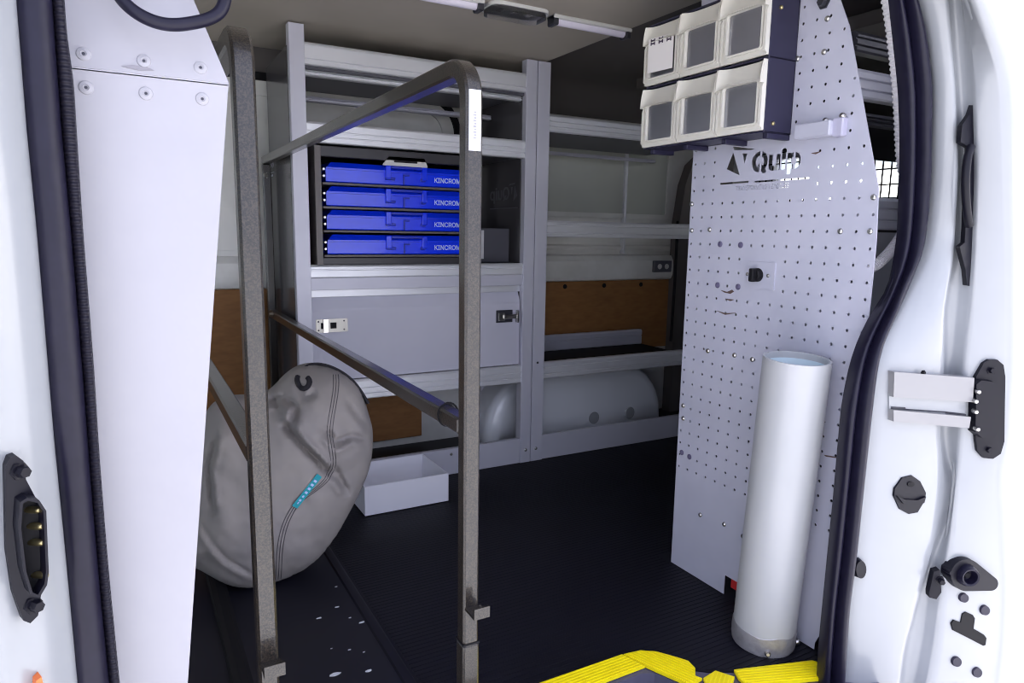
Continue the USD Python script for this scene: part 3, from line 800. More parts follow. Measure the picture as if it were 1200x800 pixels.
latch(0.522, 0.520, False)
y = YF + 0.011
p = u1.part("latch", extr(rect(-0.030, -0.020, 0.030, 0.020).buffer(0.001), 0.003, o=(1.105, y + 0.0005, 0.522), u=(1, 0, 0), v=(0, 0, 1)), "steel_dark", label="chrome toggle catch standing proud of the flap")
u1.part("toggle", cbox(1.098, 1.150, y - 0.016, y - 0.007, 0.514, 0.528, 0.002), "chrome", parent=p)
u1.part("toggle_end", cbox(1.146, 1.153, y - 0.02, y - 0.005, 0.500, 0.542, 0.002), "chrome", parent=p)
u1.part("toggle_base", cbox(1.080, 1.105, y - 0.009, y - 0.002, 0.508, 0.534, 0.002), "chrome", parent=p)
for x, z in ((1.190, 0.045),):
    u1.part("screw", screw((x, YF - 0.004, z), (0, -1, 0), 0.006), "chrome")
u1.part("screw", screw((0.905, YF - 0.002, 0.07), (0, -1, 0), 0.005), "chrome")

u2 = Thing("shelving_unit", "open aluminium shelving unit above the white wheel arch, right of the twin posts", "shelving", (1.6, 2.2, 0))
u2.part("post", postmesh(1.2115, 1.259), "alu_post")
u2.part("post", postmesh(1.96, 2.00, 1.2), "alu_post")
u2.part("post", cbox(1.2115, 1.259, YB - 0.03, YB, 0, 1.25), "alu_post")
X0, X1 = 1.259, 1.96
u2.part("rail", railmesh(X0, X1, 1.137, 1.192, grooves=(0.3, 0.6)), "alu")
u2.part("rail", railmesh(X0, X1, 1.100, 1.112, y=YB - 0.06, grooves=(0.5,)), "alu_post")
u2.part("shelf_tray", cbox(X0, X1, YF + 0.01, YB, 1.135, 1.142, 0.001), "panel_dark")
u2.part("rail", railmesh(X0, X1, 0.788, 0.845, grooves=(0.25, 0.72)), "alu")
u2.part("shelf_tray", cbox(X0, X1, YF + 0.01, YF + 0.10, 0.798, 0.806, 0.001), "alu_post")
u2.part("rail", railmesh(X0, X1, 0.293, 0.352, grooves=(0.3, 0.72)), "alu")
u2.part("shelf_tray", cbox(X0, X1, YF + 0.01, YB, 0.320, 0.328, 0.001), "matte_black")
u2.part("back_lip", railmesh(X0, X1, 0.328, 0.392, y=YB - 0.02, grooves=(0.6,)), "alu_post")
u2.part("kick_plate", cbox(X0 - 0.03, X1, YF, YF + 0.016, 0.0, 0.088, 0.001), "alu_post")
u2.part("wire", tube([(1.99, YF + 0.16, 0.86), (2.0, YF + 0.17, 0.6), (1.99, YF + 0.165, 0.36)], 0.006), "matte_black")
u2.part("screw", screw((1.232, YF - 0.004, 0.045), (0, -1, 0), 0.006), "chrome")
u2.part("screw", screw((1.232, YF - 0.004, 0.355), (0, -1, 0), 0.004), "steel_dark")

# wheel arch: pressed half drum with ribs
def archmesh(xc, a, h, y0, y1, ribs=True):
    cols = []
    ys = [y1, y0 + 0.05, y0 + 0.03, y0 + 0.014, y0 + 0.004, y0]
    sc = [1.0, 1.0, 0.985, 0.95, 0.88, 0.0]
    th = np.linspace(0, math.pi, 61)
    for yy, s in zip(ys, sc):
        c = []
        for t_ in th:
            ct, stt = math.cos(t_), math.sin(t_)
            r = 1.0
            if ribs:
                for q in (1.05, 1.32, 1.58, 1.85, 2.15): r += 0.018 * math.exp(-((t_ - q) / 0.035) ** 2)
            ex = 0.75
            c.append((xc + a * s * r * np.sign(ct) * abs(ct) ** ex, yy, h * s * r * abs(stt) ** ex))
        cols.append(c)
    return loft(cols, (0, 0.0, -0.0001))


arch = Thing("wheel_arch", base=(1.46, 2.3, 0), kind="structure")
m = archmesh(1.545, 0.425, 0.31, 2.19, 2.42)
arch.part("arch_skin", m, "arch_paint", smooth=45)
arch.part("floor_flange", cbox(1.10, 1.99, 2.165, 2.20, -0.002, 0.012, 0.003), "body_paint")
for x in (1.60, 1.78):
    arch.part("arch_plug", lathe([(0, 0.004), (0.022, 0.004), (0.026, 0)], (x, 2.192, 0.075), (0, -1, 0.1)), "body_paint")

# ------------------------------------------------------------------ black case cabinet and its cases
cb = Thing("case_cabinet", "black steel cabinet holding four blue cases on the shelf", "cabinet", (0.737, 2.2, 0.70))
Y0 = 2.020
cb.part("side", cbox(0.478, 0.4805, Y0, 2.34, 0.701, 1.036, 0.001), "runner")
cb.part("side", cbox(0.993, 0.9965, Y0, 2.34, 0.701, 1.036, 0.001), "cabinet_black")
cb.part("face_edge", cbox(0.478, 0.496, Y0 - 0.001, Y0 + 0.002, 0.701, 1.036, 0.0006), "runner")
cb.part("face_edge", cbox(0.980, 0.9965, Y0 - 0.001, Y0 + 0.002, 0.701, 1.036, 0.0006), "cabinet_black")
cb.part("top_band", cbox(0.480, 0.995, Y0, Y0 + 0.02, 1.006, 1.036, 0.002), "cabinet_black")
cb.part("top", cbox(0.480, 0.995, Y0 + 0.02, 2.34, 1.030, 1.036, 0.001), "cabinet_black")
cb.part("bottom_band", cbox(0.480, 0.995, Y0, Y0 + 0.02, 0.701, 0.722, 0.002), "cabinet_black")
cb.part("back", cbox(0.480, 0.995, 2.33, 2.34, 0.701, 1.036, 0.001), "matte_black")
DZ = [0.7305, 0.8015, 0.869, 0.9365]
for z in DZ:
    cb.part("runner", cbox(0.500, 0.978, Y0 + 0.004, 2.33, z - 0.0075, z - 0.001, 0.001), "runner")
    for k in (0, 1):
        cb.part("stud", screw((0.503, Y0 + 0.004, z + 0.016 + 0.019 * k), (0, -1, 0), 0.0055, 0.006), "chrome")


def case(z0, label, tab):
    t = Thing("tool_case", label, "tool case", (0.742, 2.16, z0), group="blue cases in the black cabinet")
    x0, x1, yf, yb, h = 0.5115, 0.972, Y0 + 0.012, 2.31, 0.0575
    ym = yf
    t.part("base_tray", extr(Polygon([(yf + 0.004, 0), (yf, 0.003), (yf, 0.0365), (yb, 0.0365), (yb, 0)]), x1 - x0, o=(x0, 0, z0), u=(0, 1, 0), v=(0, 0, 1)), "blue_case")
    t.part("lid", hull([(x, y_, z0 + z) for x, y_, z in [(x0, yf - 0.001, 0.037), (x1, yf - 0.001, 0.037), (x0 + 0.002, yf - 0.001, 0.042), (x1 - 0.002, yf - 0.001, 0.042), (x0 + 0.02, yf + 0.014, h), (x1 - 0.02, yf + 0.014, h), (x0, yb, 0.037), (x1, yb, 0.037), (x0 + 0.01, yb, h), (x1 - 0.01, yb, h)]]), "blue_case", smooth=False)
    for sx in (0.688, 0.803):
        q = t.part("latch", cbox(sx, sx + 0.016, yf - 0.010, yf + 0.006, z0 + 0.018, z0 + 0.056, 0.002), "blue_case")
        t.part("latch_toe", cbox(sx - 0.004 if sx > 0.75 else sx, sx + 0.012 if sx > 0.75 else sx + 0.03, yf - 0.008, yf + 0.004, z0 + 0.014, z0 + 0.022, 0.002), "blue_dark", parent=q)
    t.part("handle", cat(cbox(0.704, 0.803, yf - 0.012, yf - 0.004, z0 + 0.047, z0 + 0.056, 0.002)), "blue_dark")
    t.part("clasp", cat(cbox(0.744, 0.749, yf - 0.004, yf + 0.004, z0 + 0.002, z0 + 0.032, 0.001), cbox(0.744, 0.764, yf - 0.004, yf + 0.004, z0 + 0.028, z0 + 0.033, 0.001)), "blue_dark")
    t.part("lettering", extr(fit_text("KINCROME", 0.100, 0.0150, True), 0.0006, o=(0.846, yf - 0.0002, z0 + 0.0135), u=(1, 0, 0), v=(0, 0, 1)), "print_white", smooth=False)
    if tab:
        pl = Polygon([(0.680, 0), (0.817, 0), (0.808, 0.022), (0.697, 0.022)]).buffer(0.002).difference(rect(0.712, 0.008, 0.786, 0.014))
        t.part("carry_tab", extr(pl, 0.006, o=(0, yf - 0.006, z0 + 0.058), u=(1, 0, 0), v=(0, 0, 1)), "handle_grey", label="pale grey carry tab with a slot")
        t.part("tab_slot", cbox(0.710, 0.788, yf - 0.010, yf - 0.0065, z0 + 0.065, z0 + 0.073, 0.001), "matte_black")
    return t


c0 = case(DZ[0], "bottom blue plastic tool case in the black cabinet", False)
copy_of(c0, "tool_case", (0, 0, DZ[1] - DZ[0]), "second blue tool case from the bottom of the cabinet")
copy_of(c0, "tool_case", (0, 0, DZ[2] - DZ[0]), "second blue tool case from the top of the cabinet")
case(DZ[3], "topmost blue tool case with a pale grey carry tab", True)

t = Thing("small_carton", "small dark carton with a white end at the right of the cabinet shelf", "box", (1.09, 2.2, 0.70))
t.part("carton", cbox(1.012, 1.150, 2.10, 2.26, 0.7005, 0.815, 0.002), "panel_dark")
t.part("white_label", cbox(1.013, 1.052, 2.097, 2.1005, 0.713, 0.808, 0.0006), "label_white", label="white label")

# tray on the floor
t = Thing("floor_tray", "shallow open white metal tray on the floor against the shelving", "tray", (0.70, 1.92, 0))
x0, x1, y0, y1, h = 0.545, 0.802, 1.820, 2.026, 0.088
t.part("front_wall", cbox(x0, x1, y0, y0 + 0.003, 0.002, h, 0.0006), "tray_white")
t.part("back_wall", cbox(x0, x1, y1 - 0.003, y1, 0.002, h, 0.0006), "tray_white")
t.part("side_wall", cbox(x0, x0 + 0.003, y0 + 0.003, y1 - 0.003, 0.002, h, 0.0006), "tray_white")
t.part("side_wall", cbox(x1 - 0.003, x1, y0 + 0.003, y1 - 0.003, 0.002, h, 0.0006), "tray_white")
t.part("bottom", cbox(x0 + 0.003, x1 - 0.003, y0 + 0.003, y1 - 0.003, 0.001, 0.004, 0.0006), "tray_white")

# ================================================================== PERFORATED PANEL
XP = 1.137
uv = lambda px, py: (lambda P: (-P[1], P[2]))(at(px, py, x=XP - 0.002))
pb = Polygon([(-1.212, 0.001), (-1.212, 1.345), (-0.87, 1.345), (-0.863, 1.217), (-0.841, 1.169), (-0.757, 0.885), (-0.752, 0.80), (-0.752, 0.30), (-0.765, 0.10), (-0.80, 0.015), (-0.80, 0.001)])
pb = pb.difference(rect(-1.036, -0.01, -0.965, 0.045).buffer(0.002))
logo = [Polygon([uv(*q) for q in p]) for p in ([(859, 177.8), (851, 198), (866.7, 205.3)], [(858.9, 171.7), (884.2, 174.3), (880.7, 175.8), (860, 175.8)], [(869.9, 179.6), (875.8, 179.6), (872.3, 191.8)])]
# word cut through the sheet, with stencil bridges
wx0, wz0 = uv(880.5, 206.5); wx1, _ = uv(936, 204)
word = fit_text("Quip", wx1 - wx0, uv(916, 175)[1] - wz0, True)
word = affinity.translate(word, wx0, wz0).buffer(0.0018)
brid = [rect(wx0 + (wx1 - wx0) * f - 0.0018, wz0 - 0.05, wx0 + (wx1 - wx0) * f + 0.0018, wz0 + 0.1) for f in (0.18, 0.88)]
word = word.difference(union_all(brid))
lines = [rect(uv(843.6, 215)[0], uv(843.6, 216.5)[1], uv(877, 215)[0], uv(843.6, 214.8)[1] + 0.001), rect(uv(884, 211)[0], uv(884, 214)[1], uv(912, 211)[0], uv(884, 214)[1] + 0.0035), rect(uv(914, 211)[0], uv(884, 214)[1], uv(948, 211)[0], uv(884, 214)[1] + 0.0035)]
tx0, tz0 = uv(862, 223.5); tx1, _ = uv(924, 222)
small = affinity.translate(fit_text("TRANSFORMING VEHICLES", tx1 - tx0, 0.0095), tx0, tz0)
cut = union_all(logo + [word, small] + lines)
keep = union_all([rect(*union_all(logo + [word, small] + lines).bounds).buffer(0.012), rect(*uv(872, 338), *uv(912, 306)), rect(uv(936, 150)[0], 0.975, uv(997, 140)[0], 1.02)])
rows = [0.8120 + 0.0295 * k for k in range(-19, 19)]
colsu = [-1.2035 + 0.0294 * k for k in range(16)]
dots = []
for v in rows:
    for u in colsu:
        pt = Point(u, v)
        if pb.buffer(-0.006).contains(pt) and not keep.contains(pt):
            dots.append(pt.buffer(0.0030, 2))
pb = pb.difference(union_all(dots)).difference(cut)
t = Thing("perforated_panel", "grey perforated metal panel with cut-out lettering behind the white pipe", "panel", (XP, 1.0, 0))
sheet = t.part("sheet", extr(pb, 0.002, o=(XP, 0, 0), u=(0, -1, 0), v=(0, 0, 1)), "peg_grey", smooth=False)
XS = XP - 0.002
for (px, py) in ((832, 269), (985, 271), (1020, 271), (1024, 231), (811, 239), (811, 270), (830, 411), (861, 416), (882, 421), (801, 475), (801, 490), (821, 603), (849, 614), (871, 628), (970, 22), (966, 61), (935, 69)):
    P = at(px, py, x=XS)
    t.part("rivet", screw(P, (-1, 0, 0), 0.0055, 0.0045), "chrome", parent=sheet)
P = at(966, 3, x=XS); t.part("eye_bolt", bolt(P, (-1, 0, 0), 0.009, 0.012), "steel_dark", parent=sheet)
for (px, py) in ((844, 286), (868, 287), (841, 334), (865, 336), (808, 535), (799, 530)):
    P = at(px, py, x=XS)
    t.part("rubber_plug", lathe([(0, 0.003), (0.004, 0.003), (0.0065, 0.0012), (0.0065, 0), (0, 0)], P, (-1, 0, 0), 14), "rubber_plug")
sw = t.part("switch_plate", extr(Polygon([(-1.030, 0.697), (-0.962, 0.697), (-0.962, 0.748), (-1.030, 0.748)]).buffer(0.002), 0.0025, o=(XS, 0, 0), u=(0, -1, 0), v=(0, 0, 1)), "peg_grey")
P = at(888, 322, x=XS - 0.003)
t.part("switch_knob", cat(lathe([(0, 0.012), (0.011, 0.012), (0.0135, 0.009), (0.014, 0), (0, 0)], P, (-1, 0, 0), 20), obox(P + [-0.016, 0, 0], (0.006, 0.006, 0.0135), b=0.002)), "matte_black", parent=sw)
for dy in (0.028, -0.026): t.part("screw", screw((XS - 0.0025, P[1] + dy, P[2]), (-1, 0, 0), 0.004, 0.002), "chrome", parent=sw)
for pts in ([(845, 340), (852, 342), (858, 339.5), (860, 341.5), (856, 344), (849, 342.5)], [(850, 350), (860, 351), (856, 352.5)], [(840, 364), (850, 367), (862, 366.5), (850, 368.6)], [(951, 179.5), (962, 177.5), (956, 180.5)], [(966, 533), (982, 535.6), (984, 537), (968, 534.6)]):
    g = Polygon([uv(*q) for q in pts])
    t.part("scuff", extr(g.buffer(0.0004), 0.0004, o=(XS + 0.0001, 0, 0), u=(0, -1, 0), v=(0, 0, 1)), "scuff_brown")
t.part("red_tag", cbox(XP + 0.01, XP + 0.014, 0.97, 1.03, 0.018, 0.040, 0.001), "red")

t = Thing("hook_bracket", "small grey box-section bracket screwed high on the perforated panel", "bracket", (1.12, 0.87, 0.985))
y0, y1 = 0.826, 0.922
t.part("channel", cbox(XS - 0.024, XS, y0 + 0.020, y1, 0.982, 1.009, 0.002), "peg_grey")
t.part("end_tab", cbox(XS - 0.015, XS, y0, y0 + 0.022, 0.980, 1.012, 0.002), "purple_tape")
for yy, zz in ((0.866, 1.014), (0.832, 1.018)): t.part("screw", screw((XS - 0.008, yy, zz - 0.004), (-1, 0, 0.6), 0.006, 0.006), "chrome")

# ------------------------------------------------------------------ tilt bins
BX, BY1, BY0, BZ0, BZ1 = 1.060, 1.296, 0.9475, 0.995, 1.262
rows_z = [(0.9985, 1.1265), (1.1335, 1.2605)]
W = (BY1 - BY0) / 3
sh = Thing("bin_rack", "black steel housing of the small parts bins bolted to the perforated panel", "rack", (1.1, 1.12, 0.99))
for y in (BY0, BY1 - 0.004): sh.part("side", cbox(BX, XS - 0.001, y, y + 0.004, BZ0, BZ1, 0.001), "bin_shell")
for z in (BZ0, 1.1285, BZ1): sh.part("shelf", cbox(BX + 0.001, XS - 0.001, BY0, BY1, z, z + 0.003, 0.001), "bin_shell")
sh.part("back", cbox(XS - 0.004, XS - 0.001, BY0, BY1, BZ0, BZ1, 0.001), "bin_shell")
for k in (1, 2): sh.part("divider", cbox(BX + 0.002, XS - 0.004, BY0 + W * k - 0.001, BY0 + W * k + 0.001, BZ0, BZ1, 0.0005), "bin_shell")
for z in (BZ0 - 0.010,):
    for y in (0.955, 1.06, 1.17, 1.28): sh.part("arm", cbox(BX + 0.012, XS - 0.001, y - 0.006, y + 0.006, z, z + 0.010, 0.001), "bin_shell")
for y_, z_ in ((BY0 - 0.001, 1.218), (BY0 - 0.001, 1.012)): sh.part("screw", screw((1.082, y_, z_), (0, -1, 0), 0.004, 0.003), "brass")


def tilt_bin(k, r, label, card=False):
    z0, z1 = rows_z[r]
    y1 = BY1 - W * k - 0.0015
    y0 = y1 - W + 0.003
    yc, hw, h = (y0 + y1) / 2, (y1 - y0) / 2, z1 - z0
    t = Thing("tilt_bin", label, "storage bin", (BX, yc, z0), group="small parts bins")
    lv = z0 + 0.082                                   # opening top
    fr = rect(-hw, 0, hw, 0.0935).buffer(-0.002).buffer(0.002)
    op = rect(-hw + 0.014, 0.014, hw - 0.014, 0.090).buffer(-0.004).buffer(0.004)
    fp = t.part("front_frame", extr(fr.difference(op), 0.006, o=(BX, yc, z0), u=(0, -1, 0), v=(0, 0, 1)), "bin_plastic")
    rim = op.buffer(0.004).difference(op)
    t.part("rim", extr(rim, 0.0035, o=(BX - 0.006, yc, z0), u=(0, -1, 0), v=(0, 0, 1)), "bin_plastic", parent=fp)
    # scooped finger lip over the opening: flares forward at both ends
    cols = []
    nu, nv = 25, 12
    for i in range(nu):
        u = -1 + 2 * i / (nu - 1)
        c = []
        for j in range(nv):
            v = j / (nv - 1)
            a4 = abs(u) ** 5
            low = 0.0885 - 0.004 * a4
            zz = low + (h - 0.001 - low) * v
            out = a4 * (0.0125 - 0.006 * v ** 2) + (1 - a4) * (0.0115 - 0.021 * v ** 0.55)
            c.append((BX - 0.004 - out, yc - u * (hw - 0.0008), z0 + zz))
        cols.append(c)
    t.part("finger_lip", loft(cols, (0.0045, 0, 0.0)), "bin_plastic", parent=fp, smooth=50)
    for sy in (-1, 1):
        cheek = hull([(BX - 0.006, yc + sy * hw, z0 + 0.004), (BX - 0.0085, yc + sy * hw, z0 + 0.006), (BX - 0.0085, yc + sy * (hw - 0.006), z0 + 0.006), (BX - 0.023, yc + sy * hw, z0 + 0.072), (BX - 0.018, yc + sy * (hw - 0.006), z0 + 0.072), (BX - 0.006, yc + sy * hw, z0 + 0.08), (BX - 0.006, yc + sy * (hw - 0.006), z0 + 0.08)])
        cheek = hull([(BX - 0.006, yc + sy * hw, z0 + 0.004), (BX - 0.0105, yc + sy * hw, z0 + 0.008), (BX - 0.0105, yc + sy * (hw - 0.006), z0 + 0.008), (BX - 0.0105, yc + sy * hw, z0 + 0.078), (BX - 0.0105, yc + sy * (hw - 0.006), z0 + 0.078), (BX - 0.005, yc + sy * hw, z0 + 0.09), (BX - 0.005, yc + sy * (hw - 0.006), z0 + 0.09)])
        horn = hull([(BX + d, yc + sy * q, z0 + z) for q in (hw, hw - 0.003) for d, z in ((0.004, 0.085), (-0.0155, 0.085), (0.004, h - 0.001), (-0.0075, h - 0.001))])
        t.part("cheek", cat(cheek, horn), "bin_plastic", parent=fp)
    t.part("window", extr(op.buffer(0.001), 0.0015, o=(BX - 0.001, yc, z0), u=(0, -1, 0), v=(0, 0, 1)), "clear_plastic", label="clear window")
    tr = cat(cbox(BX, XS - 0.012, yc - hw + 0.004, yc - hw + 0.006, z0 + 0.004, z0 + 0.10, 0.0005), cbox(BX, XS - 0.012, yc + hw - 0.006, yc + hw - 0.004, z0 + 0.004, z0 + 0.10, 0.0005),
             obox((BX + 0.017, yc, z0 + 0.053), (0.0012, hw - 0.005, 0.05), np.array([[0.94, 0, -0.34], [0, 1, 0], [0.34, 0, 0.94]]), 0.0005), cbox(BX, BX + 0.03, yc - hw + 0.004, yc + hw - 0.004, z0 + 0.004, z0 + 0.006, 0.0005))
    t.part("tray", tr, "bin_inner")
    if card:
        n = np.array([[0.99, 0.12, 0], [-0.12, 0.99, 0], [0, 0, 1.0]])
        cd = t.part("card", obox((BX - 0.010, yc + 0.002, z0 + 0.060), (0.0006, 0.036, 0.036), n, 0.0002), "paper", label="white note card with three dark marks")
        for q in (-1, 0, 1):
            ctr = np.array([BX - 0.0108, yc + 0.002, z0 + 0.087]) + np.array([-0.0, -0.023, 0]) * q * -1 + np.array([0.0028, 0, 0]) * q * -1
            t.part("card_mark", cat(obox(ctr + [0, 0, 0.004], (0.0004, 0.006, 0.0018), n, 0.0001), obox(ctr - [0, 0, 0.002], (0.0004, 0.006, 0.0016), n, 0.0001), obox(ctr + n[1] * 0.005 + [0, 0, 0.001], (0.0004, 0.0014, 0.0065), n, 0.0001), obox(ctr - n[1] * 0.005 + [0, 0, 0.001], (0.0004, 0.0014, 0.0065), n, 0.0001)), "ink", parent=cd)
    return t


b0 = tilt_bin(0, 0, "off-white tilt bin at the bottom left of the six")
copy_of(b0, "tilt_bin", (0, -W, 0), "off-white tilt bin in the middle of the bottom row")
copy_of(b0, "tilt_bin", (0, -2 * W, 0), "off-white tilt bin at the bottom right of the six")
dz = rows_z[1][0] - rows_z[0][0]
tilt_bin(0, 1, "off-white tilt bin with a white note card on its front, top left", True)
copy_of(b0, "tilt_bin", (0, -W, dz), "off-white tilt bin in the middle of the top row")
copy_of(b0, "tilt_bin", (0, -2 * W, dz), "off-white tilt bin at the top right of the six")

# ------------------------------------------------------------------ white pipe
base = at(900, 747, z=0.0)
topc = at(934, 422, x=1.062)
bx, by = base[0] - 0.016, base[1]
ax = np.array([topc[0] - bx, topc[1] - by, topc[2]]); Lp = np.linalg.norm(ax); ax /= Lp
R = 0.0595
t = Thing("white_pipe", "tall white plastic pipe standing on the floor against the perforated panel", "pipe", (bx, by, 0))
o = np.array([bx, by, 0.004])
t.part("pipe_wall", lathe([(R - 0.0035, 0.0), (R, 0.0), (R, Lp - 0.001), (R - 0.0008, Lp), (R - 0.0045, Lp), (R - 0.005, Lp - 0.001), (R - 0.005, Lp - 0.012)], o, ax, 64), "pvc", smooth=40)
t.part("pipe_bore", lathe([(R - 0.0049, Lp - 0.011), (R - 0.0052, 0.004), (0, 0.004)], o, ax, 64), "pvc_inside", smooth=40)
nseg = 64
tp = []
th = np.linspace(0, 2 * np.pi, nseg + 1)[:-1]
prof = [(R + 0.0006, -0.002), (R + 0.0020, 0.006), (R + 0.0016, 0.02), (R + 0.0014, 0.036), (R + 0.0002, 0.0375)]
tape = lathe(prof, o, ax, 64)
v = np.array(tape.vertices); c = v - o; hh = c @ ax
rad = c - np.outer(hh, ax)
wob = meshkit.noise(v * 60, 3) - 0.5
v += rad / np.linalg.norm(rad, axis=1, keepdims=True) * (wob * 0.0016)[:, None] + np.outer(np.where(hh > 0.03, (meshkit.noise(v * 26, 5) - 0.5) * 0.012, 0), ax)
t.part("tape_wrap", trimesh.Trimesh(v, tape.faces, process=False), "duct_tape", smooth=50, label="silver tape round the foot")
for a in (4.0, 5.45):
    P = o + [(R + 0.004) * math.cos(a), (R + 0.004) * math.sin(a), 0.006]
    t.part("rivet", screw(P, (math.cos(a), math.sin(a), 0.2), 0.006, 0.006), "chrome")

# ================================================================== BAG
BO = np.array([0.31, 1.575, 0.0])
BN = np.array([-0.20, -0.965, 0.17]); BN /= np.linalg.norm(BN)
out_px = [(219, 655), (217, 600), (226, 545), (236, 495), (252, 470), (280, 462), (312, 458), (326, 446), (340, 433), (352, 427), (372, 425), (392, 430), (410, 441), (424, 458), (430, 478), (436, 500), (437, 520), (433, 548), (421, 578), (403, 612), (386, 638), (368, 657), (345, 671), (318, 681), (290, 686), (262, 679), (238, 666)]
pp = np.array(out_px + out_px[:1], float)
from scipy.interpolate import CubicSpline
s_ = np.r_[0, np.cumsum(np.linalg.norm(np.diff(pp, axis=0), axis=1))]
bp_ = CubicSpline(s_, pp, bc_type="periodic")(np.linspace(0, s_[-1], 181)[:-1])
outline = Polygon(bp_).buffer(0)
creases = [([(338, 492), (362, 520), (386, 546)], 5, 0.016), ([(386, 538), (394, 552), (402, 568)], 6, 0.016), ([(312, 468), (340, 470), (346, 480), (338, 496)], 6, 0.018), ([(424, 514), (404, 508), (388, 512), (380, 500)], 6, 0.012), ([(258, 520), (252, 550), (256, 580)], 9, 0.016), ([(246, 640), (252, 625)], 5, 0.006), ([(322, 478), (330, 462)], 5, 0.012), ([(352, 452), (356, 462), (366, 458)], 4, 0.012), ([(280, 560), (290, 610), (284, 650)], 16, 0.008)]
ridges = [([(346, 482), (372, 500), (396, 528)], 12, 0.010), ([(268, 505), (264, 550), (270, 600)], 14, 0.014), ([(318, 474), (352, 490)], 8, 0.008)]


folds = [([(336, 490), (352, 508), (372, 528), (388, 547)], -1, 0.017), ([(386, 536), (392, 550), (402, 568)], 1, 0.012), ([(312, 470), (332, 466), (345, 472), (340, 494)], 1, 0.014), ([(426, 512), (408, 507), (390, 513), (378, 498)], -1, 0.012), ([(262, 505), (252, 540), (258, 585)], -1, 0.014), ([(320, 458), (334, 478), (346, 482)], -1, 0.010), ([(240, 600), (270, 640), (300, 660)], 1, 0.006), ([(404, 470), (418, 490), (428, 500)], 1, 0.007)]


def bag_height(q):
    q = np.asarray(q, float)
    d = np.array([outline.exterior.distance(Point(*a)) for a in q])
    inside = np.array([outline.contains(Point(*a)) for a in q])
    d = np.where(inside, d, 0)
    u = np.clip(d / 88.0, 0, 1)
    h = 0.150 * np.sqrt(1 - (1 - u) ** 2)
    fade = np.clip(d / 12.0, 0, 1)
    for L, w, dep in creases:
        ls = LineString(L)
        h -= fade * dep * np.exp(-(np.array([ls.distance(Point(*a)) for a in q]) / w) ** 2)
    for L, w, dep in ridges:
        ls = LineString(L)
        h += fade * dep * np.exp(-(np.array([ls.distance(Point(*a)) for a in q]) / w) ** 2)
    for L, side, dep in folds:
        ls, l = LineString(L), np.array(L, float)
        T = l[-1] - l[0]; T /= np.linalg.norm(T)
        c = np.array([ls.interpolate(ls.project(Point(*a))).coords[0] for a in q])
        dv = q - c
        dist = np.linalg.norm(dv, axis=1)
        sd = np.sign(T[0] * dv[:, 1] - T[1] * dv[:, 0]) * dist * side
        s01 = np.array([ls.project(Point(*a), normalized=True) for a in q])
        endf = np.clip(np.minimum(s01, 1 - s01) * 6 + 0.25, 0, 1)
        h += fade * endf * dep * 1.25 * (np.exp(-((sd - 4.5) / 5.0) ** 2) - 0.9 * np.exp(-((sd + 2.0) / 3.0) ** 2))
    p3 = np.c_[q / 34.0, np.zeros(len(q))]
    h += fade * (meshkit.fbm(p3, 3, 11) - 0.5) * 0.022
    return h


def bag_plane(q):
    d = cF + np.outer(np.asarray(q)[:, 0] - 600, cR) / FPX - np.outer(np.asarray(q)[:, 1] - 400, cU) / FPX
    return EYE + d * (((BO - EYE) @ BN) / (d @ BN))[:, None]


def bag_pt(q, lift=0.0):
    P = bag_plane(q) + BN * (bag_height(q) + lift)[:, None]
    return P


g = np.array([(x, y) for x in np.arange(214, 442, 2.6) for y in np.arange(422, 690, 2.6)])
g = g + np.array([[rng.uniform(-.6, .6), rng.uniform(-.6, .6)] for _ in g])
g = g[[outline.buffer(-2.5).contains(Point(*a)) for a in g]]
pts = np.vstack([bp_, g])
tri = Delaunay(pts).simplices
tri = tri[[outline.buffer(0.3).contains(Point(*pts[q].mean(0))) for q in tri]]
h = bag_height(pts); h[:len(bp_)] = 0
base_ = bag_plane(pts)
Fv = base_ + BN * h[:, None]
Bv = base_ - BN * (h * 0.9)[:, None]
Fv[:, 2] = np.maximum(Fv[:, 2], 0.003); Bv[:, 2] = np.maximum(Bv[:, 2], 0.003)
nb, n_ = len(bp_), len(pts)
remap = np.r_[np.arange(nb), np.arange(nb, n_) + (n_ - nb)]
F2 = remap[tri][:, ::-1]
V = np.vstack([Fv, Bv[nb:]])
bagm = trimesh.Trimesh(V, np.vstack([tri, F2]), process=False)
bagm.fix_normals()
bag = Thing("duffel_bag", "grey canvas duffel bag with a teal tag slumped on the floor between the rack frames", "bag", (0.30, 1.55, 0))
bd = bag.part("bag_body", bagm, "bag_canvas", smooth=True)
for off in (-3.0, 0.0, 3.0):
    L = smoothpath([(392 + off, 438), (388 + off, 470), (384 + off, 505), (386 + off, 540), (372 + off, 558), (352 + off, 572), (338 + off, 592), (330 + off, 625), (327 + off, 668)], 60)
    L = np.array([q for q in L if outline.buffer(-2).contains(Point(*q))])
    bag.part("seam", tube(bag_pt(L, 0.0003), 0.0011, 5), "bag_seam")
tg = np.array([(343, 577), (348.5, 580.5), (375, 547), (370, 543)], float)
q4 = bag_pt(tg, 0.004)
tagn = BN
tq = bag.part("tag", hull(np.vstack([q4, q4 + tagn * 0.002])), "teal", label="teal brand tab")
e1 = (q4[3] - q4[0]); L1_ = np.linalg.norm(e1); e1 /= L1_
e2 = (q4[1] - q4[0]); e2 -= e1 * (e1 @ e2); W1 = np.linalg.norm(e2); e2 /= W1
nn_ = np.cross(e1, e2)
org = q4.mean(0) + BN * 0.0035
marks = []
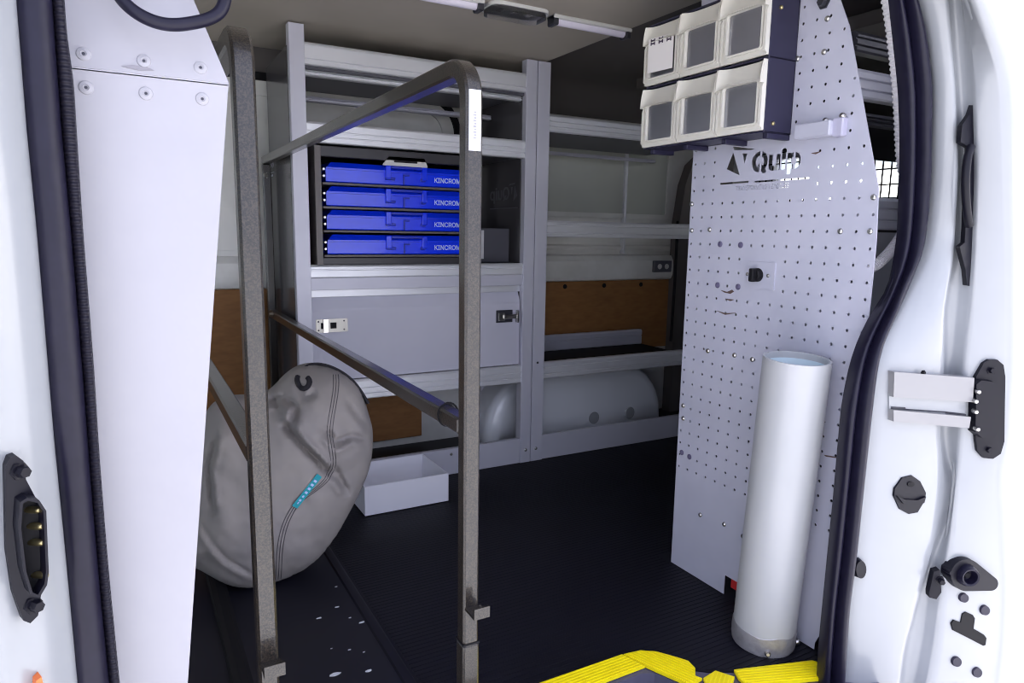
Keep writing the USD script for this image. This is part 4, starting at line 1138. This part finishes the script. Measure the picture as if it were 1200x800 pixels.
for k, (f, hh_) in enumerate(((-0.36, .2), (-0.28, .35), (-0.16, .3), (-0.04, .45), (0.08, .45), (0.20, .5), (0.32, .5))):
    marks.append(obox(org + e1 * L1_ * f, (L1_ * 0.03, W1 * hh_ * 0.5, 0.0004), np.array([e1, e2, nn_]), 0.0001))
bag.part("tag_print", cat(marks), "print_white", parent=tq)


def strap(pxs, w, lift, name):
    L = smoothpath(pxs, 30)
    P = bag_plane(L) + BN * lift
    return sweep(np.array([(-w, -0.0025), (w, -0.0025), (w, 0.0025), (-w, 0.0025)]), P, hint=(0, 0, 1))


bag.part("handle_strap", strap([(356, 452), (351, 447), (352, 438), (362, 428), (376, 427), (394, 433), (412, 446), (424, 462), (430, 472)], 0.014, 0.020, "handle"), "webbing", smooth=50)
bag.part("handle_loop", tube(bag_pt(smoothpath([(349, 440), (350, 449), (355, 453), (361, 449), (360, 441)], 14), 0.002), 0.006, 8), "webbing", smooth=60)

# ================================================================== CEILING LAMPS
t = Thing("ceiling_lamp", "square clear dome lamp on the ceiling lining", "lamp", (0.90, 1.63, ZC))
sqp = rect(0.815, 1.585, 0.985, 1.675).buffer(-0.03).buffer(0.03)
t.part("lamp_base", extr(sqp, 0.008, o=(0, 0, ZC - 0.008)), "handle_grey")
t.part("lens", trimesh.Trimesh(*(lambda m: (np.array(m.vertices) * [1, 1, 1], m.faces))(extr(sqp.buffer(-0.006), 0.012, o=(0, 0, ZC - 0.020))), process=False), "clear_plastic", label="clear lens")
for k in range(3): t.part("lamp_chip", cbox(0.85 + 0.04 * k, 0.862 + 0.04 * k, 1.62, 1.64, ZC - 0.0095, ZC - 0.0075, 0.0005), "chrome")


def striplight(x0, x1, label):
    t = Thing("strip_light", label, "lamp", ((x0 + x1) / 2, 1.62, ZC))
    t.part("channel", cbox(x0, x1, 1.600, 1.640, ZC - 0.010, ZC, 0.002), "handle_grey")
    t.part("diffuser", sweep(circle(0.011, 16), [(x0 + 0.016, 1.620, ZC - 0.012), (x1 - 0.016, 1.620, ZC - 0.012)], hint=(0, 0, 1)), "lamp_tube", smooth=50)
    for x in (x0, x1 - 0.016): t.part("end_cap", cbox(x, x + 0.016, 1.602, 1.638, ZC - 0.026, ZC, 0.003), "steel_dark")


striplight(1.0, 1.252, "white tube strip light on the ceiling, partly behind the bins")
striplight(0.40, 0.80, "white tube strip light cut off by the top edge of the photo")

# ================================================================== BEHIND THE PERFORATED PANEL
t = Thing("shelving_unit", "dark shelf rails seen between the perforated panel and the rear door seal", "shelving", (1.9, 0.95, 0))
for py, dz_, mt in ((52, 0.035, "steel_dark"), (100, 0.05, "alu_post"), (140, 0.02, "steel_dark"), (250, 0.06, "alu_post")):
    z = at(1025, py, y=0.84)[2]
    t.part("rail", railmesh(1.16, 2.56, z - dz_ / 2, z + dz_ / 2, y=0.84, grooves=(0.3, 0.65)), mt)
    t.part("shelf_tray", cbox(1.16, 2.56, 0.86, 1.20, z - dz_ / 2, z - dz_ / 2 + 0.006, 0.001), "matte_black")
t.part("post", cbox(2.52, 2.56, 1.17, 1.20, 0, 1.30), "alu_post")
t.part("post", cbox(2.52, 2.56, 0.84, 0.87, 0, 1.30), "alu_post")
t = Thing("black_hose", "black curved hose hanging below the rails by the rear window", "hose", (2.6, 1.5, 1.0))
t.part("hose", tube(smoothpath([at(1000, 175, x=2.60), at(1022, 182, x=2.60), at(1040, 178, x=2.60), at(1056, 168, x=2.60), at(1075, 150, x=2.60)], 24), 0.012), "matte_black", smooth=60)


def corrugated(pts, r, label, base):
    P = smoothpath(pts, 240)
    s = 1 + 0.10 * np.sign(np.sin(np.arange(240) * 1.05))
    t = Thing("conduit", label, "conduit", base)
    t.part("corrugated_tube", sweep(circle(r, 12), P, scale=s), "conduit", smooth=False)


corrugated([at(1030, -40, y=0.80), at(1039, 0, y=0.80), at(1046, 50, y=0.80), at(1051, 100, y=0.80), at(1054, 150, y=0.80), at(1056, 185, y=0.80), at(1062, 215, y=0.79)], 0.0085, "white corrugated conduit running down inside the upper door seal", at(1055, 200, y=0.80))
corrugated([at(1064, 262, y=0.80), at(1054, 280, y=0.80), at(1042, 296, y=0.80), at(1028, 309, y=0.80), at(1012, 318, y=0.81)], 0.0095, "short white corrugated conduit bending behind the perforated panel", at(1020, 315, y=0.80))

# ================================================================== OUTSIDE
st("ground", cbox(-40, 40, -40, 40, -0.72, -0.62), "ground_concrete")
t = Thing("building", "pale building with a grey band outside beyond the rear windows", "building", (9, 2, -0.62))
t.part("wall", cbox(9.0, 9.4, -8, 12, -0.62, 3.6), "outside_wall")
t.part("band", cbox(8.96, 9.02, -8, 12, 1.75, 2.0), "outside_band")
t.part("plinth", cbox(8.95, 9.02, -8, 12, -0.62, 0.5), "outside_wall")
